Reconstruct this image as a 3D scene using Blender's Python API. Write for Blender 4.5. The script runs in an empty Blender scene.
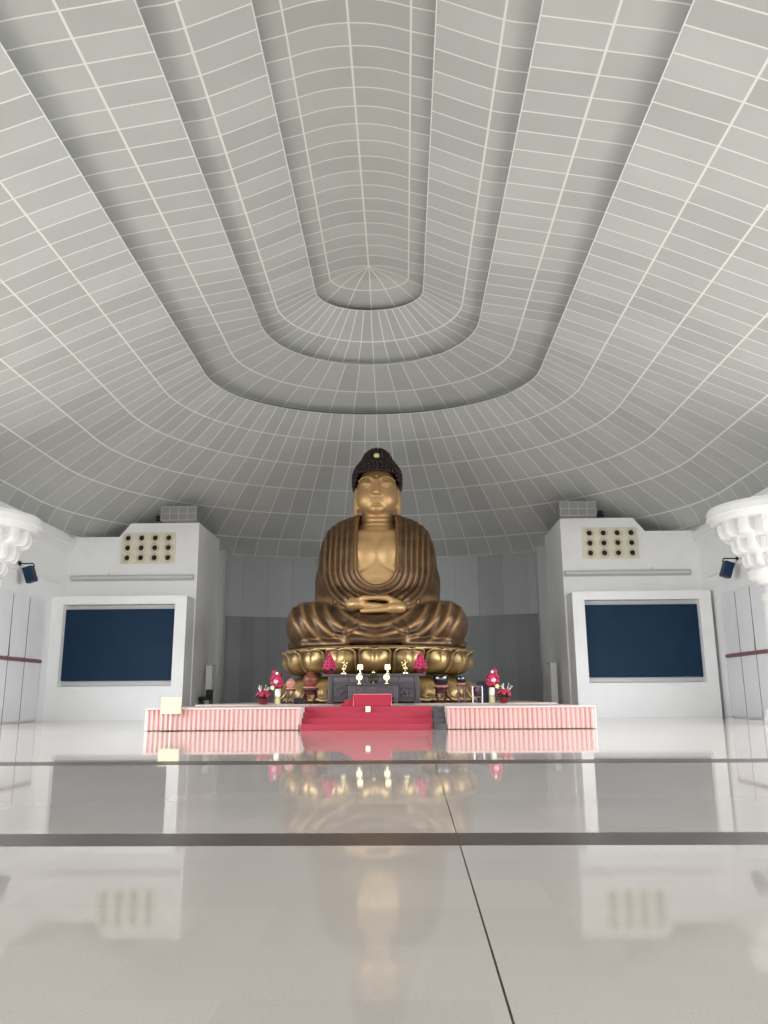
import bpy, bmesh, math, random
import numpy as np
from mathutils import Vector, Matrix
random.seed(7); rng = np.random.default_rng(7)
PI = math.pi
SC = bpy.context.scene
SIZE = 1.0
COL = SC.collection

# ------------------------------------------------------------------ materials
def mat(name, col, rough=.5, metal=0., noise=0., nscale=6., bump=0., bscale=40., emit=None, estr=0., spec=.5, coat=0., trans=0.):
    m = bpy.data.materials.new(name); m.use_nodes = True
    nt = m.node_tree; N = nt.nodes; L = nt.links
    b = N['Principled BSDF']
    b.inputs['Base Color'].default_value = (*col, 1); b.inputs['Roughness'].default_value = rough
    b.inputs['Metallic'].default_value = metal; b.inputs['Specular IOR Level'].default_value = spec
    b.inputs['Coat Weight'].default_value = coat; b.inputs['Transmission Weight'].default_value = trans
    if emit:
        b.inputs['Emission Color'].default_value = (*emit, 1); b.inputs['Emission Strength'].default_value = estr
    if noise or bump:
        tc = N.new('ShaderNodeTexCoord')
    if noise:
        n = N.new('ShaderNodeTexNoise'); n.inputs['Scale'].default_value = nscale; n.inputs['Detail'].default_value = 5
        L.new(tc.outputs['Object'], n.inputs['Vector'])
        r = N.new('ShaderNodeValToRGB'); r.color_ramp.elements[0].position = .3; r.color_ramp.elements[1].position = .7
        r.color_ramp.elements[0].color = (*[c*(1-noise) for c in col], 1)
        r.color_ramp.elements[1].color = (*[min(1, c*(1+noise)) for c in col], 1)
        L.new(n.outputs['Fac'], r.inputs['Fac']); L.new(r.outputs['Color'], b.inputs['Base Color'])
    if bump:
        n2 = N.new('ShaderNodeTexNoise'); n2.inputs['Scale'].default_value = bscale; n2.inputs['Detail'].default_value = 3
        L.new(tc.outputs['Object'], n2.inputs['Vector'])
        bp = N.new('ShaderNodeBump'); bp.inputs['Strength'].default_value = bump; bp.inputs['Distance'].default_value = .02
        L.new(n2.outputs['Fac'], bp.inputs['Height']); L.new(bp.outputs['Normal'], b.inputs['Normal'])
    return m

M = {}
M['white'] = mat('white plaster', (.86, .86, .855), .6, noise=.02, nscale=1.2, bump=.05, bscale=25)
M['pillar'] = mat('white pillar paint', (.76, .755, .74), .5, noise=.015, nscale=2)
M['panel_white'] = mat('white door board', (.80, .80, .815), .5, noise=.025, nscale=1.5)
M['niche_hi'] = mat('niche upper panels', (.41, .42, .43), .6, noise=.03, nscale=1)
M['niche_lo'] = mat('niche lower panels', (.235, .24, .245), .6, noise=.04, nscale=1)
def panel_tones(m, width):   # upright panels, each a slightly different grey, with a fine joint between them
    nt = m.node_tree; N = nt.nodes; L = nt.links; b = N['Principled BSDF']; src = b.inputs['Base Color'].links[0].from_socket
    tc = N.new('ShaderNodeTexCoord'); sx = N.new('ShaderNodeSeparateXYZ'); L.new(tc.outputs['Object'], sx.inputs[0])
    dv = N.new('ShaderNodeMath'); dv.operation = 'DIVIDE'; dv.inputs[1].default_value = width; L.new(sx.outputs[0], dv.inputs[0])
    fl = N.new('ShaderNodeMath'); fl.operation = 'FLOOR'; L.new(dv.outputs[0], fl.inputs[0])
    wn = N.new('ShaderNodeTexWhiteNoise'); wn.noise_dimensions = '1D'; L.new(fl.outputs[0], wn.inputs['W'])
    mr = N.new('ShaderNodeMapRange'); mr.inputs['To Min'].default_value = .84; mr.inputs['To Max'].default_value = 1.08; L.new(wn.outputs['Value'], mr.inputs['Value'])
    fr = N.new('ShaderNodeMath'); fr.operation = 'FRACT'; L.new(dv.outputs[0], fr.inputs[0])
    lt = N.new('ShaderNodeMath'); lt.operation = 'LESS_THAN'; lt.inputs[1].default_value = .025; L.new(fr.outputs[0], lt.inputs[0])
    ml = N.new('ShaderNodeMath'); ml.operation = 'MULTIPLY_ADD'; ml.inputs[1].default_value = -.18; L.new(lt.outputs[0], ml.inputs[0]); L.new(mr.outputs['Result'], ml.inputs[2])
    mx = N.new('ShaderNodeVectorMath'); mx.operation = 'SCALE'; L.new(src, mx.inputs[0]); L.new(ml.outputs[0], mx.inputs['Scale']); L.new(mx.outputs[0], b.inputs['Base Color'])
panel_tones(M['niche_hi'], 1.37); panel_tones(M['niche_lo'], .685)
M['pil'] = mat('niche pilaster', (.52, .525, .53), .55)
M['seam'] = mat('dark seam', (.16, .15, .16), .7)
M['rail'] = mat('dark red rail', (.22, .10, .11), .45)
M['screen'] = mat('dark blue screen', (.012, .034, .070), .5, noise=.08, nscale=.8, spec=.10)
M['screen_frame'] = mat('screen edging', (.55, .55, .55), .5)
M['vent_panel'] = mat('cream vent panel', (.78, .73, .60), .5)
M['nozzle'] = mat('cream nozzle ring', (.72, .66, .52), .4)
M['black'] = mat('black', (.006, .006, .006), .5)
M['black_gloss'] = mat('black lacquer', (.006, .007, .007), .06, coat=.5)
M['navy'] = mat('navy speaker', (.016, .03, .055), .5, bump=.1, bscale=150)
M['lamp_grey'] = mat('strip light housing', (.50, .50, .50), .45)
M['diffuser'] = mat('strip light diffuser', (.62, .62, .61), .35)
M['tilebox'] = mat('grey duct box', (.26, .255, .25), .6)
M['tileline'] = mat('pale batten', (.45, .45, .44), .6)
M['deck'] = mat('beige grey carpet', (.46, .39, .355), .9, noise=.08, nscale=30, bump=.2, bscale=120)
M['pink'] = mat('pink satin skirt', (.63, .365, .335), .6, noise=.02, nscale=8)
M['pink_band'] = mat('pink skirt heading', (.66, .45, .42), .6)
M['red'] = mat('red carpet', (.33, .024, .045), .85, noise=.08, nscale=25, bump=.2, bscale=150)
M['red_cloth'] = mat('crimson cloth', (.34, .009, .036), .7, noise=.05, nscale=10)
M['red_trim'] = mat('pink piping', (.75, .20, .22), .6)
M['granite'] = mat('dark granite', (.065, .056, .062), .35, noise=.25, nscale=60)
M['granite_d'] = mat('black granite', (.028, .024, .026), .35, noise=.25, nscale=60)
M['cream'] = mat('cream board', (.58, .54, .35), .5)
M['card'] = mat('white card', (.92, .88, .80), .5)
M['steel'] = mat('steel', (.6, .6, .6), .3, metal=1)
M['rosewood'] = mat('grey purple carved wood', (.050, .038, .043), .36, noise=.25, nscale=14, bump=.25, bscale=30)
M['rosewood_d'] = mat('dark rosewood', (.035, .022, .024), .28, noise=.2, nscale=20)
M['rosewood_l'] = mat('carved wood relief', (.095, .073, .083), .38, noise=.2, nscale=25, bump=.3, bscale=45)
M['maroon'] = mat('maroon lacquer', (.06, .012, .012), .25, noise=.2, nscale=10)
M['fish_red'] = mat('red brown wooden fish', (.16, .04, .025), .38, noise=.3, nscale=9)
M['fish_pale'] = mat('salmon wooden fish', (.42, .19, .13), .4, noise=.12, nscale=9)
M['cushion'] = mat('salmon cushion', (.55, .20, .17), .8)
M['gold'] = mat('polished gold', (.85, .62, .22), .22, metal=1)
M['gold_pale'] = mat('pale gold', (.88, .76, .42), .25, metal=.9)
M['shade'] = mat('lit lamp shade', (.9, .8, .55), .6, emit=(1, .78, .42), estr=1.3)
M['bronze_dark'] = mat('dark bronze', (.05, .045, .03), .3, metal=.6)
M['porcelain'] = mat('cream porcelain', (.86, .83, .72), .15, coat=.4)
M['porcelain_pat'] = mat('gold green vase pattern', (.50, .47, .25), .3, noise=.45, nscale=22)
M['magenta'] = mat('magenta petals', (.38, .012, .075), .6, noise=.25, nscale=30)
M['magenta_l'] = mat('bright pink petals', (.48, .025, .11), .6, noise=.2, nscale=30)
M['crimson'] = mat('crimson petals', (.34, .010, .034), .6, noise=.25, nscale=30)
M['pinkfl'] = mat('pale pink petals', (.85, .42, .50), .6, noise=.1, nscale=30)
M['yellowfl'] = mat('yellow petals', (.85, .74, .36), .6, noise=.1, nscale=30)
M['whitefl'] = mat('white petals', (.85, .80, .74), .6)
M['leaf'] = mat('dark leaf', (.03, .055, .025), .5, noise=.3, nscale=20)
M['pot'] = mat('maroon pot', (.16, .012, .02), .3)
M['purple_glass'] = mat('purple bowl', (.05, .018, .035), .08, coat=.5)
M['stand_metal'] = mat('pewter frame', (.42, .36, .37), .3, metal=.8)
M['ground'] = mat('pale paving outside', (.27, .27, .25), .9, noise=.05, nscale=.4)
M['jewel'] = mat('pale gold jewel', (.80, .66, .36), .35, metal=.4)

def vcol_gold(name, dark, light, rough, metal):
    m = bpy.data.materials.new(name); m.use_nodes = True
    nt = m.node_tree; N = nt.nodes; L = nt.links; b = N['Principled BSDF']
    at = N.new('ShaderNodeAttribute'); at.attribute_name = 'gold_mix'
    tc = N.new('ShaderNodeTexCoord'); n = N.new('ShaderNodeTexNoise'); n.inputs['Scale'].default_value = 2.2; n.inputs['Detail'].default_value = 6
    L.new(tc.outputs['Object'], n.inputs['Vector'])
    mm = N.new('ShaderNodeMath'); mm.operation = 'MULTIPLY_ADD'; mm.inputs[1].default_value = .5; mm.inputs[2].default_value = -.25
    L.new(n.outputs['Fac'], mm.inputs[0])
    ad = N.new('ShaderNodeMath'); ad.operation = 'ADD'; ad.use_clamp = True
    L.new(at.outputs['Fac'], ad.inputs[0]); L.new(mm.outputs[0], ad.inputs[1])
    mx = N.new('ShaderNodeMix'); mx.data_type = 'RGBA'
    mx.inputs['A'].default_value = (*dark, 1); mx.inputs['B'].default_value = (*light, 1)
    L.new(ad.outputs[0], mx.inputs['Factor']); L.new(mx.outputs['Result'], b.inputs['Base Color'])
    b.inputs['Roughness'].default_value = rough; b.inputs['Metallic'].default_value = metal
    return m
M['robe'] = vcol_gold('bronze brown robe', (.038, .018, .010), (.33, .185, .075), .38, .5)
M['skin'] = vcol_gold('golden skin', (.48, .295, .13), (.58, .37, .17), .42, .5)
M['hair'] = mat('dark brown hair curls', (.026, .012, .010), .6)
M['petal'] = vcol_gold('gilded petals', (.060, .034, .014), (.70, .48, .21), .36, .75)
M['lotus_core'] = mat('bronze throne core', (.16, .10, .05), .4, metal=.6, noise=.2, nscale=4)

# floor: polished pale granite with dark inlaid bands and joints (object coordinates = metres)
def floor_mat():
    m = bpy.data.materials.new('polished granite floor'); m.use_nodes = True
    nt = m.node_tree; N = nt.nodes; L = nt.links; b = N['Principled BSDF']
    tc = N.new('ShaderNodeTexCoord'); sx = N.new('ShaderNodeSeparateXYZ'); L.new(tc.outputs['Object'], sx.inputs[0])
    def M_(op, a, b_=None, c=None, clamp=False):
        n = N.new('ShaderNodeMath'); n.operation = op; n.use_clamp = clamp
        for i, v in enumerate((a, b_, c)):
            if v is None: continue
            if isinstance(v, (int, float)): n.inputs[i].default_value = v
            else: L.new(v, n.inputs[i])
        return n.outputs[0]
    def band(src, c, hw): return M_('LESS_THAN', M_('ABSOLUTE', M_('SUBTRACT', src, c)), hw)
    X, Y = sx.outputs[0], sx.outputs[1]
    nf = N.new('ShaderNodeTexNoise'); nf.inputs['Scale'].default_value = 110; nf.inputs['Detail'].default_value = 4
    L.new(tc.outputs['Object'], nf.inputs['Vector'])
    nl = N.new('ShaderNodeTexNoise'); nl.inputs['Scale'].default_value = .6; nl.inputs['Detail'].default_value = 3
    L.new(tc.outputs['Object'], nl.inputs['Vector'])
    # slab tone: each 0.8 m slab a touch different
    bk = N.new('ShaderNodeTexBrick'); bk.inputs['Scale'].default_value = 1.0; bk.inputs['Brick Width'].default_value = .9; bk.inputs['Row Height'].default_value = .6
    bk.inputs['Mortar Size'].default_value = .0; bk.inputs['Color1'].default_value = (.93, .93, .93, 1); bk.inputs['Color2'].default_value = (1.0, 1.0, 1.0, 1)
    L.new(tc.outputs['Object'], bk.inputs['Vector'])
    r = N.new('ShaderNodeValToRGB'); r.color_ramp.elements[0].position = .32; r.color_ramp.elements[1].position = .62
    r.color_ramp.elements[0].color = (.428, .388, .350, 1); r.color_ramp.elements[1].color = (.478, .438, .398, 1)
    L.new(nf.outputs['Fac'], r.inputs['Fac'])
    mu = N.new('ShaderNodeMix'); mu.data_type = 'RGBA'; mu.blend_type = 'MULTIPLY'; mu.inputs['Factor'].default_value = 1
    L.new(r.outputs['Color'], mu.inputs['A']); L.new(bk.outputs['Color'], mu.inputs['B'])
    wide = band(Y, 6.12, .26); thin = band(Y, 12.98, .38)
    dark = M_('MAXIMUM', wide, thin)
    joint = M_('MAXIMUM', band(M_('SUBTRACT', X, M_('MULTIPLY', Y, .0130)), 1.372, .0045), M_('MAXIMUM', band(Y, 20.6, .04), band(Y, 24.9, .02)))
    x1 = N.new('ShaderNodeMix'); x1.data_type = 'RGBA'; x1.inputs['B'].default_value = (.058, .047, .042, 1)
    L.new(dark, x1.inputs['Factor']); L.new(mu.outputs['Result'], x1.inputs['A'])
    x2 = N.new('ShaderNodeMix'); x2.data_type = 'RGBA'; x2.inputs['B'].default_value = (.02, .018, .017, 1)
    L.new(joint, x2.inputs['Factor']); L.new(x1.outputs['Result'], x2.inputs['A'])
    L.new(x2.outputs['Result'], b.inputs['Base Color'])
    rr = N.new('ShaderNodeMapRange'); rr.inputs['To Min'].default_value = .02; rr.inputs['To Max'].default_value = .055
    L.new(nl.outputs['Fac'], rr.inputs['Value']); rg = N.new('ShaderNodeMix'); rg.data_type = 'FLOAT'; rg.inputs['B'].default_value = .30; L.new(dark, rg.inputs['Factor']); L.new(rr.outputs['Result'], rg.inputs['A']); L.new(rg.outputs['Result'], b.inputs['Roughness'])
    b.inputs['IOR'].default_value = 1.55
    bp = N.new('ShaderNodeBump'); bp.inputs['Strength'].default_value = .0015; bp.inputs['Distance'].default_value = .01
    L.new(nl.outputs['Fac'], bp.inputs['Height']); L.new(bp.outputs['Normal'], b.inputs['Normal'])
    return m
M['floor'] = floor_mat()

# ceiling: grey acoustic panels between pale battens, from the panel UVs (u, v count panels; 'cell' holds panel size in metres)
def ceil_mat():
    m = bpy.data.materials.new('grey ceiling panels with pale battens'); m.use_nodes = True
    nt = m.node_tree; N = nt.nodes; L = nt.links; b = N['Principled BSDF']
    def M_(op, a, b_=None, clamp=False):
        n = N.new('ShaderNodeMath'); n.operation = op; n.use_clamp = clamp
        for i, v in enumerate((a, b_)):
            if v is None: continue
            if isinstance(v, (int, float)): n.inputs[i].default_value = v
            else: L.new(v, n.inputs[i])
        return n.outputs[0]
    uv = N.new('ShaderNodeUVMap'); uv.uv_map = 'panels'; s = N.new('ShaderNodeSeparateXYZ'); L.new(uv.outputs[0], s.inputs[0])
    cl = N.new('ShaderNodeUVMap'); cl.uv_map = 'cell'; c = N.new('ShaderNodeSeparateXYZ'); L.new(cl.outputs[0], c.inputs[0])
    def line(x, size, hw):
        d = M_('ABSOLUTE', M_('SUBTRACT', M_('FRACT', M_('ADD', x, .5)), .5))
        return M_('LESS_THAN', M_('MULTIPLY', d, size), hw)
    msk = M_('MAXIMUM', line(s.outputs[0], c.outputs[0], .020), line(s.outputs[1], c.outputs[1], .029))
    fl = N.new('ShaderNodeVectorMath'); fl.operation = 'FLOOR'; L.new(uv.outputs[0], fl.inputs[0])
    wn = N.new('ShaderNodeTexWhiteNoise'); wn.noise_dimensions = '2D'; L.new(fl.outputs[0], wn.inputs['Vector'])
    tc = N.new('ShaderNodeTexCoord'); nz = N.new('ShaderNodeTexNoise'); nz.inputs['Scale'].default_value = .9; nz.inputs['Detail'].default_value = 5
    L.new(tc.outputs['Object'], nz.inputs['Vector'])
    f = M_('ADD', M_('MULTIPLY', wn.outputs['Value'], .5), M_('MULTIPLY', nz.outputs['Fac'], .5))
    r = N.new('ShaderNodeValToRGB'); r.color_ramp.elements[0].position = .2; r.color_ramp.elements[1].position = .8
    r.color_ramp.elements[0].color = (.452, .460, .440, 1); r.color_ramp.elements[1].color = (.540, .548, .526, 1)
    L.new(f, r.inputs['Fac'])
    mx = N.new('ShaderNodeMix'); mx.data_type = 'RGBA'; mx.inputs['B'].default_value = (.80, .80, .775, 1)
    L.new(msk, mx.inputs['Factor']); L.new(r.outputs['Color'], mx.inputs['A']); L.new(mx.outputs['Result'], b.inputs['Base Color'])
    b.inputs['Roughness'].default_value = .7; b.inputs['Specular IOR Level'].default_value = .3
    return m
M['ceiling'] = ceil_mat()

# ------------------------------------------------------------------ object helpers
def link(name, me, m, parent=None, loc=(0, 0, 0), smooth=False):
    o = bpy.data.objects.new(name, me); COL.objects.link(o)
    for x in (m if isinstance(m, (list, tuple)) else [m]): me.materials.append(x)
    if smooth:
        me.polygons.foreach_set('use_smooth', [True]*len(me.polygons))
    o.location = loc
    if parent: o.parent = parent
    return o
def obj(name, bm, m, parent=None, loc=(0, 0, 0), smooth=False):
    bmesh.ops.recalc_face_normals(bm, faces=bm.faces)
    me = bpy.data.meshes.new(name); bm.to_mesh(me); bm.free()
    o = link(name, me, m, parent, loc, smooth)
    return o
def autosmooth(o, ang=40):
    me = o.data
    me.polygons.foreach_set('use_smooth', [True]*len(me.polygons))
    bm = bmesh.new(); bm.from_mesh(me)
    for e in bm.edges:
        if len(e.link_faces) == 2 and e.calc_face_angle(0) > math.radians(ang): e.smooth = False
    bm.to_mesh(me); bm.free()
    return o
def tag(o, label, cat, group=None, kind=None):
    o['label'] = label; o['category'] = cat
    if group: o['group'] = group
    if kind: o['kind'] = kind
    return o
def thing(name, label, cat, loc, group=None, rz=0):
    o = bpy.data.objects.new(name, None); COL.objects.link(o); o.location = loc; o.rotation_euler = (0, 0, rz); o.empty_display_size = .1; o.scale = (SIZE,)*3
    return tag(o, label, cat, group)
def struct(o): o['kind'] = 'structure'; return o
def copy_thing(src, loc, label=None):
    c = src.copy(); COL.objects.link(c); c.location = loc
    if label: c['label'] = label
    for ch in list(src.children):
        k = ch.copy(); COL.objects.link(k); k.parent = c
        for g in ch.children:
            q = g.copy(); COL.objects.link(q); q.parent = k
    return c
def BM(): return bmesh.new()
def box(bm, c, s, bev=0., rot=None, seg=2):
    r = bmesh.ops.create_cube(bm, size=1)
    vs = r['verts']
    bmesh.ops.scale(bm, vec=s, verts=vs)
    if bev:
        es = list({e for v in vs for e in v.link_edges})
        g = bmesh.ops.bevel(bm, geom=es, offset=min(bev, min(s)*.49), segments=seg, affect='EDGES', profile=.5)
        vs = list({v for f in g['faces'] for v in f.verts} | {v for v in vs if v.is_valid})
    if rot is not None: bmesh.ops.rotate(bm, cent=(0, 0, 0), matrix=rot, verts=vs)
    bmesh.ops.translate(bm, vec=c, verts=vs)
    return vs
def lathe(bm, prof, c=(0, 0, 0), n=32, wob=None):
    rings = []
    for r, z in prof:
        if r < 1e-5: rings.append([bm.verts.new((c[0], c[1], c[2]+z))])
        else: rings.append([bm.verts.new((c[0]+r*math.cos(2*PI*i/n)*(1 if not wob else wob(i, n)), c[1]+r*math.sin(2*PI*i/n)*(1 if not wob else wob(i, n)), c[2]+z)) for i in range(n)])
    for a, b in zip(rings, rings[1:]):
        for i in range(n):
            j = (i+1) % n
            if len(a) == 1 and len(b) == 1: continue
            if len(a) == 1: bm.faces.new((a[0], b[i], b[j]))
            elif len(b) == 1: bm.faces.new((a[i], b[0], a[j]))
            else: bm.faces.new((a[i], b[i], b[j], a[j]))
    for ring, flip in ((rings[0], 1), (rings[-1], 0)):
        if len(ring) > 1: bm.faces.new(ring[::-1] if flip else ring)
def tube(bm, pts, r, n=8, closed=False):
    pts = [Vector(p) for p in pts]; rs = r if isinstance(r, (list, tuple)) else [r]*len(pts)
    rings = []; up = Vector((0, 0, 1))
    for i, p in enumerate(pts):
        a = pts[i-1] if i else (pts[-1] if closed else pts[0]); b = pts[(i+1) % len(pts)] if (i < len(pts)-1 or closed) else pts[-1]
        t = (b-a).normalized()
        u = t.cross(up)
        if u.length < .1: u = t.cross(Vector((0, 1, 0)))
        u.normalize(); v = u.cross(t)
        rings.append([bm.verts.new(p+u*math.cos(2*PI*k/n)*rs[i]+v*math.sin(2*PI*k/n)*rs[i]) for k in range(n)])
    m = len(rings)
    for i in range(m if closed else m-1):
        a, b = rings[i], rings[(i+1) % m]
        for k in range(n): bm.faces.new((a[k], a[(k+1) % n], b[(k+1) % n], b[k]))
    if not closed: bm.faces.new(rings[0][::-1]); bm.faces.new(rings[-1])
def ball(bm, c, r, sub=1, s=(1, 1, 1)):
    g = bmesh.ops.create_icosphere(bm, subdivisions=sub, radius=r)
    bmesh.ops.scale(bm, vec=s, verts=g['verts']); bmesh.ops.translate(bm, vec=c, verts=g['verts'])
    return g['verts']
def prism_xz(bm, pts, y0, y1):
    a = [bm.verts.new((x, y0, z)) for x, z in pts]; b = [bm.verts.new((x, y1, z)) for x, z in pts]
    bm.faces.new(a); bm.faces.new(b[::-1]); n = len(pts)
    for i in range(n): bm.faces.new((a[i], b[i], b[(i+1) % n], a[(i+1) % n]))
def prism_yz(bm, pts, x0, x1):
    a = [bm.verts.new((x0, y, z)) for y, z in pts]; b = [bm.verts.new((x1, y, z)) for y, z in pts]
    bm.faces.new(a); bm.faces.new(b[::-1]); n = len(pts)
    for i in range(n): bm.faces.new((a[i], b[i], b[(i+1) % n], a[(i+1) % n]))

# ------------------------------------------------------------------ the hall
bm = BM(); box(bm, (0, 18, -.1), (33.2, 54, .2)); struct(obj('floor', bm, M['floor']))
bm = BM(); box(bm, (0, 0, -.35), (240, 240, .2)); o = struct(obj('ground', bm, M['ground']))

# ceiling: three stepped shells over a crown, straight sides closing in a rounded apse
CELL = .686; Y0 = 26.84; NSTR = 53; YS = Y0-NSTR*CELL
def contour(w, Yc, b, nq, sub):
    """half contour (x >= 0 side mirrored by caller): from the straight side at YS to the apex; returns u, x, y"""
    th = np.linspace(0, PI/2, 400)
    ex = w*np.cos(th); ey = Yc+b*np.sin(th)
    px = np.concatenate([[w], ex]); py = np.concatenate([[min(Y0, Yc)], ey])
    d = np.concatenate([[0], np.cumsum(np.hypot(np.diff(px), np.diff(py)))])
    k = np.linspace(0, 1, nq*sub+1)
    qx = np.interp(k*d[-1], d, px); qy = np.interp(k*d[-1], d, py)
    us = np.arange(0, NSTR*2)/2.
    X = np.concatenate([np.full(NSTR*2, w), qx]); Y = np.concatenate([YS+us*CELL, qy]); U = np.concatenate([us, NSTR+k*nq])
    return U, X, Y
def catmull(P, t):
    P = np.array(P, float); i = int(min(max(math.floor(t), 0), len(P)-2)); f = t-i
    p1, p2 = P[i], P[i+1]; p0 = P[i-1] if i > 0 else 2*p1-p2; p3 = P[i+2] if i+2 < len(P) else 2*p2-p1
    return .5*((2*p1)+(p2-p0)*f+(2*p0-5*p1+4*p2-p3)*f*f+(3*p1-p0-3*p2+p3)*f**3)
verts, faces, uvs, cells = [], [], [], []
def shell(levels, vv, nq, sub, vsub=4, cellv=1.6):
    """levels: (w, z, Yc, apexY); vv: panel-row coordinate of each level"""
    rows = []
    for s in range((len(levels)-1)*vsub+1):
        t = s/vsub; w, z, Yc, ya = catmull(levels, t)
        w = max(w, 0); v = np.interp(t, range(len(vv)), vv)
        U, X, Y = contour(w, Yc, ya-Yc, nq, sub)
        U = np.concatenate([U, 2*U[-1]-U[-2::-1]]); X = np.concatenate([-X, X[-2::-1]]); Y = np.concatenate([Y, Y[-2::-1]])
        base = len(verts)
        for u, x, y in zip(U, X, Y): verts.append((x, y, z))
        rows.append((base, U, v, X, Y))
    for (b0, U0, v0, X0, Y0_), (b1, U1, v1, X1, Y1_) in zip(rows, rows[1:]):
        for i in range(len(U0)-1):
            faces.append((b0+i, b0+i+1, b1+i+1, b1+i))
            du = abs(U0[i+1]-U0[i]); su0 = math.hypot(X0[i+1]-X0[i], Y0_[i+1]-Y0_[i])/du; su1 = math.hypot(X1[i+1]-X1[i], Y1_[i+1]-Y1_[i])/du
            uvs.extend([(U0[i], v0), (U0[i+1], v0), (U1[i+1], v1), (U1[i], v1)])
            cells.extend([(su0, cellv), (su0, cellv), (su1, cellv), (su1, cellv)])
# shell 1 (outermost): first step edge down to the bottom rim
S1 = [(6.69, 13.64, 29.92, 34.88), (8.34, 12.99, 29.81, 36.88), (9.9, 12.29, 30.24, 38.88), (11.6, 11.53, 31.54, 40.82), (13.4, 10.72, 32.4, 43.15), (15.3, 9.748, 34.56, 45.36), (16, 9.1, 35.64, 47.41)]
shell(S1, [0, 1, 2, 3, 4, 5, 5.55], 24, 2, 4, 1.8)
shell([(6.69, 13.64, 29.92, 34.88), (6.72, 13.66, 29.92, 34.92), (7.67, 13.68, 29.92, 35.86), (8.64, 14.18, 29.92, 36.94)], [.3, .3, .3, .3], 24, 2, 1)
S2 = [(4.08, 14.61, 27.54, 31.43), (5.58, 14.34, 29.38, 33.86), (6.75, 14.12, 29.81, 35.15), (7.88, 13.8, 29.92, 36.29)]
shell(S2, [10, 11, 11.75, 12.4], 12, 4, 4, 1.5)
shell([(4.08, 14.61, 27.54, 31.43), (4.11, 14.63, 27.54, 31.46), (4.86, 14.66, 27.54, 32.18), (5.51, 15.09, 27.54, 32.83)], [.3, .3, .3, .3], 12, 4, 1)
S3 = [(2.01, 15.8, 27.32, 28.89), (3.46, 15.2, 27.22, 30.46), (4.16, 15.06, 27.54, 31.27), (5.08, 14.82, 27.54, 32.18)]
shell(S3, [20, 21, 21.5, 22.2], 12, 4, 4, 1.55)
shell([(2.01, 15.8, 27.32, 28.89), (2.04, 15.82, 27.32, 28.92), (2.59, 15.85, 27.32, 29.48), (3.13, 16.23, 27.32, 30.02)], [.3, .3, .3, .3], 12, 4, 1)
S4 = [(0, 16.57, 27.03, 27.03), (0.486, 16.54, 27.32, 27.65), (0.994, 16.44, 27.27, 27.92), (1.48, 16.28, 27.22, 28.19), (2.05, 16.12, 27.32, 28.84), (2.97, 15.85, 27.32, 29.81)]
shell(S4, [30, 30.33, 30.66, 31, 31.5, 32.1], 4, 12, 3, 1.5)
# bottom lip and soffit running out to the walls
shell([(16, 9.1, 35.64, 47.41), (16, 9.035, 35.64, 47.44), (16.2, 9.057, 35.64, 47.63), (16.3, 9.424, 35.64, 47.68), (20.5, 9.532, 39.96, 51.3)], [.3]*5, 24, 2, 1)
me = bpy.data.meshes.new('ceiling'); me.from_pydata(verts, [], faces)
l1 = me.uv_layers.new(name='panels'); l1.data.foreach_set('uv', np.array(uvs, np.float32).ravel())
l2 = me.uv_layers.new(name='cell'); l2.data.foreach_set('uv', np.array(cells, np.float32).ravel())
ceil = struct(link('ceiling', me, M['ceiling'], smooth=True)); ceil.location.x = -.06; autosmooth(ceil, 35)

# side walls: solid near the altar, open bays under a deep beam nearer the entrance
def side_wall(s, name):
    bm = BM()
    box(bm, (s*15.8, 34.85, 4.5), (.4, 8.7, 9.0))
    box(bm, (s*15.8, 10.8, 7.9), (.4, 39.6, 2.2))
    box(bm, (s*16.5, 20, 9.6), (.3, 58, 2.4))
    for y in (22.5, 14.5, 6.5, -1.5, -8.8): box(bm, (s*15.8, y, 3.4), (.6, .8, 6.8))
    return struct(obj(name, bm, M['white']))
bm = BM(); box(bm, (0, -9.2, 11.8), (33.4, .4, 10.2)); struct(obj('wall_front', bm, M['white']))
side_wall(-1, 'wall_left'); side_wall(1, 'wall_right')
for k, s in enumerate((-1, 1)):
    bm = BM()   # cornice with a stepped profile, and the lower moulding
    prism_xz(bm, [(s*15.6, 8.72), (s*15.30, 8.72), (s*15.30, 8.52), (s*15.36, 8.50), (s*15.36, 8.34), (s*15.44, 8.30), (s*15.44, 8.16), (s*15.6, 8.05)], 24.2, 38.95)
    struct(obj('trim_%d' % (k+1), bm, M['white']))
    bm = BM(); prism_xz(bm, [(s*15.6, 6.62), (s*15.50, 6.62), (s*15.47, 6.50), (s*15.52, 6.42), (s*15.6, 6.40)], 24.2, 38.2)
    struct(obj('trim_%d' % (k+3), bm, M['white']))
# back piers either side of the niche: tall inner part, chamfer, lower outer part
def pier(s, name):
    bm = BM()
    e = 0 if s < 0 else .2
    pts = [(s*9.1-e, 0), (s*9.1-e, 9.54), (s*12.55-e/3, 9.54), (s*13.1-e/3, 8.86), (s*15.9, 8.86), (s*15.9, 0)]
    prism_xz(bm, pts, 39.0, 43.5)
    return struct(obj(name, bm, M['white']))
pier(-1, 'wall_back_left'); pier(1, 'wall_back_right')
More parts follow.
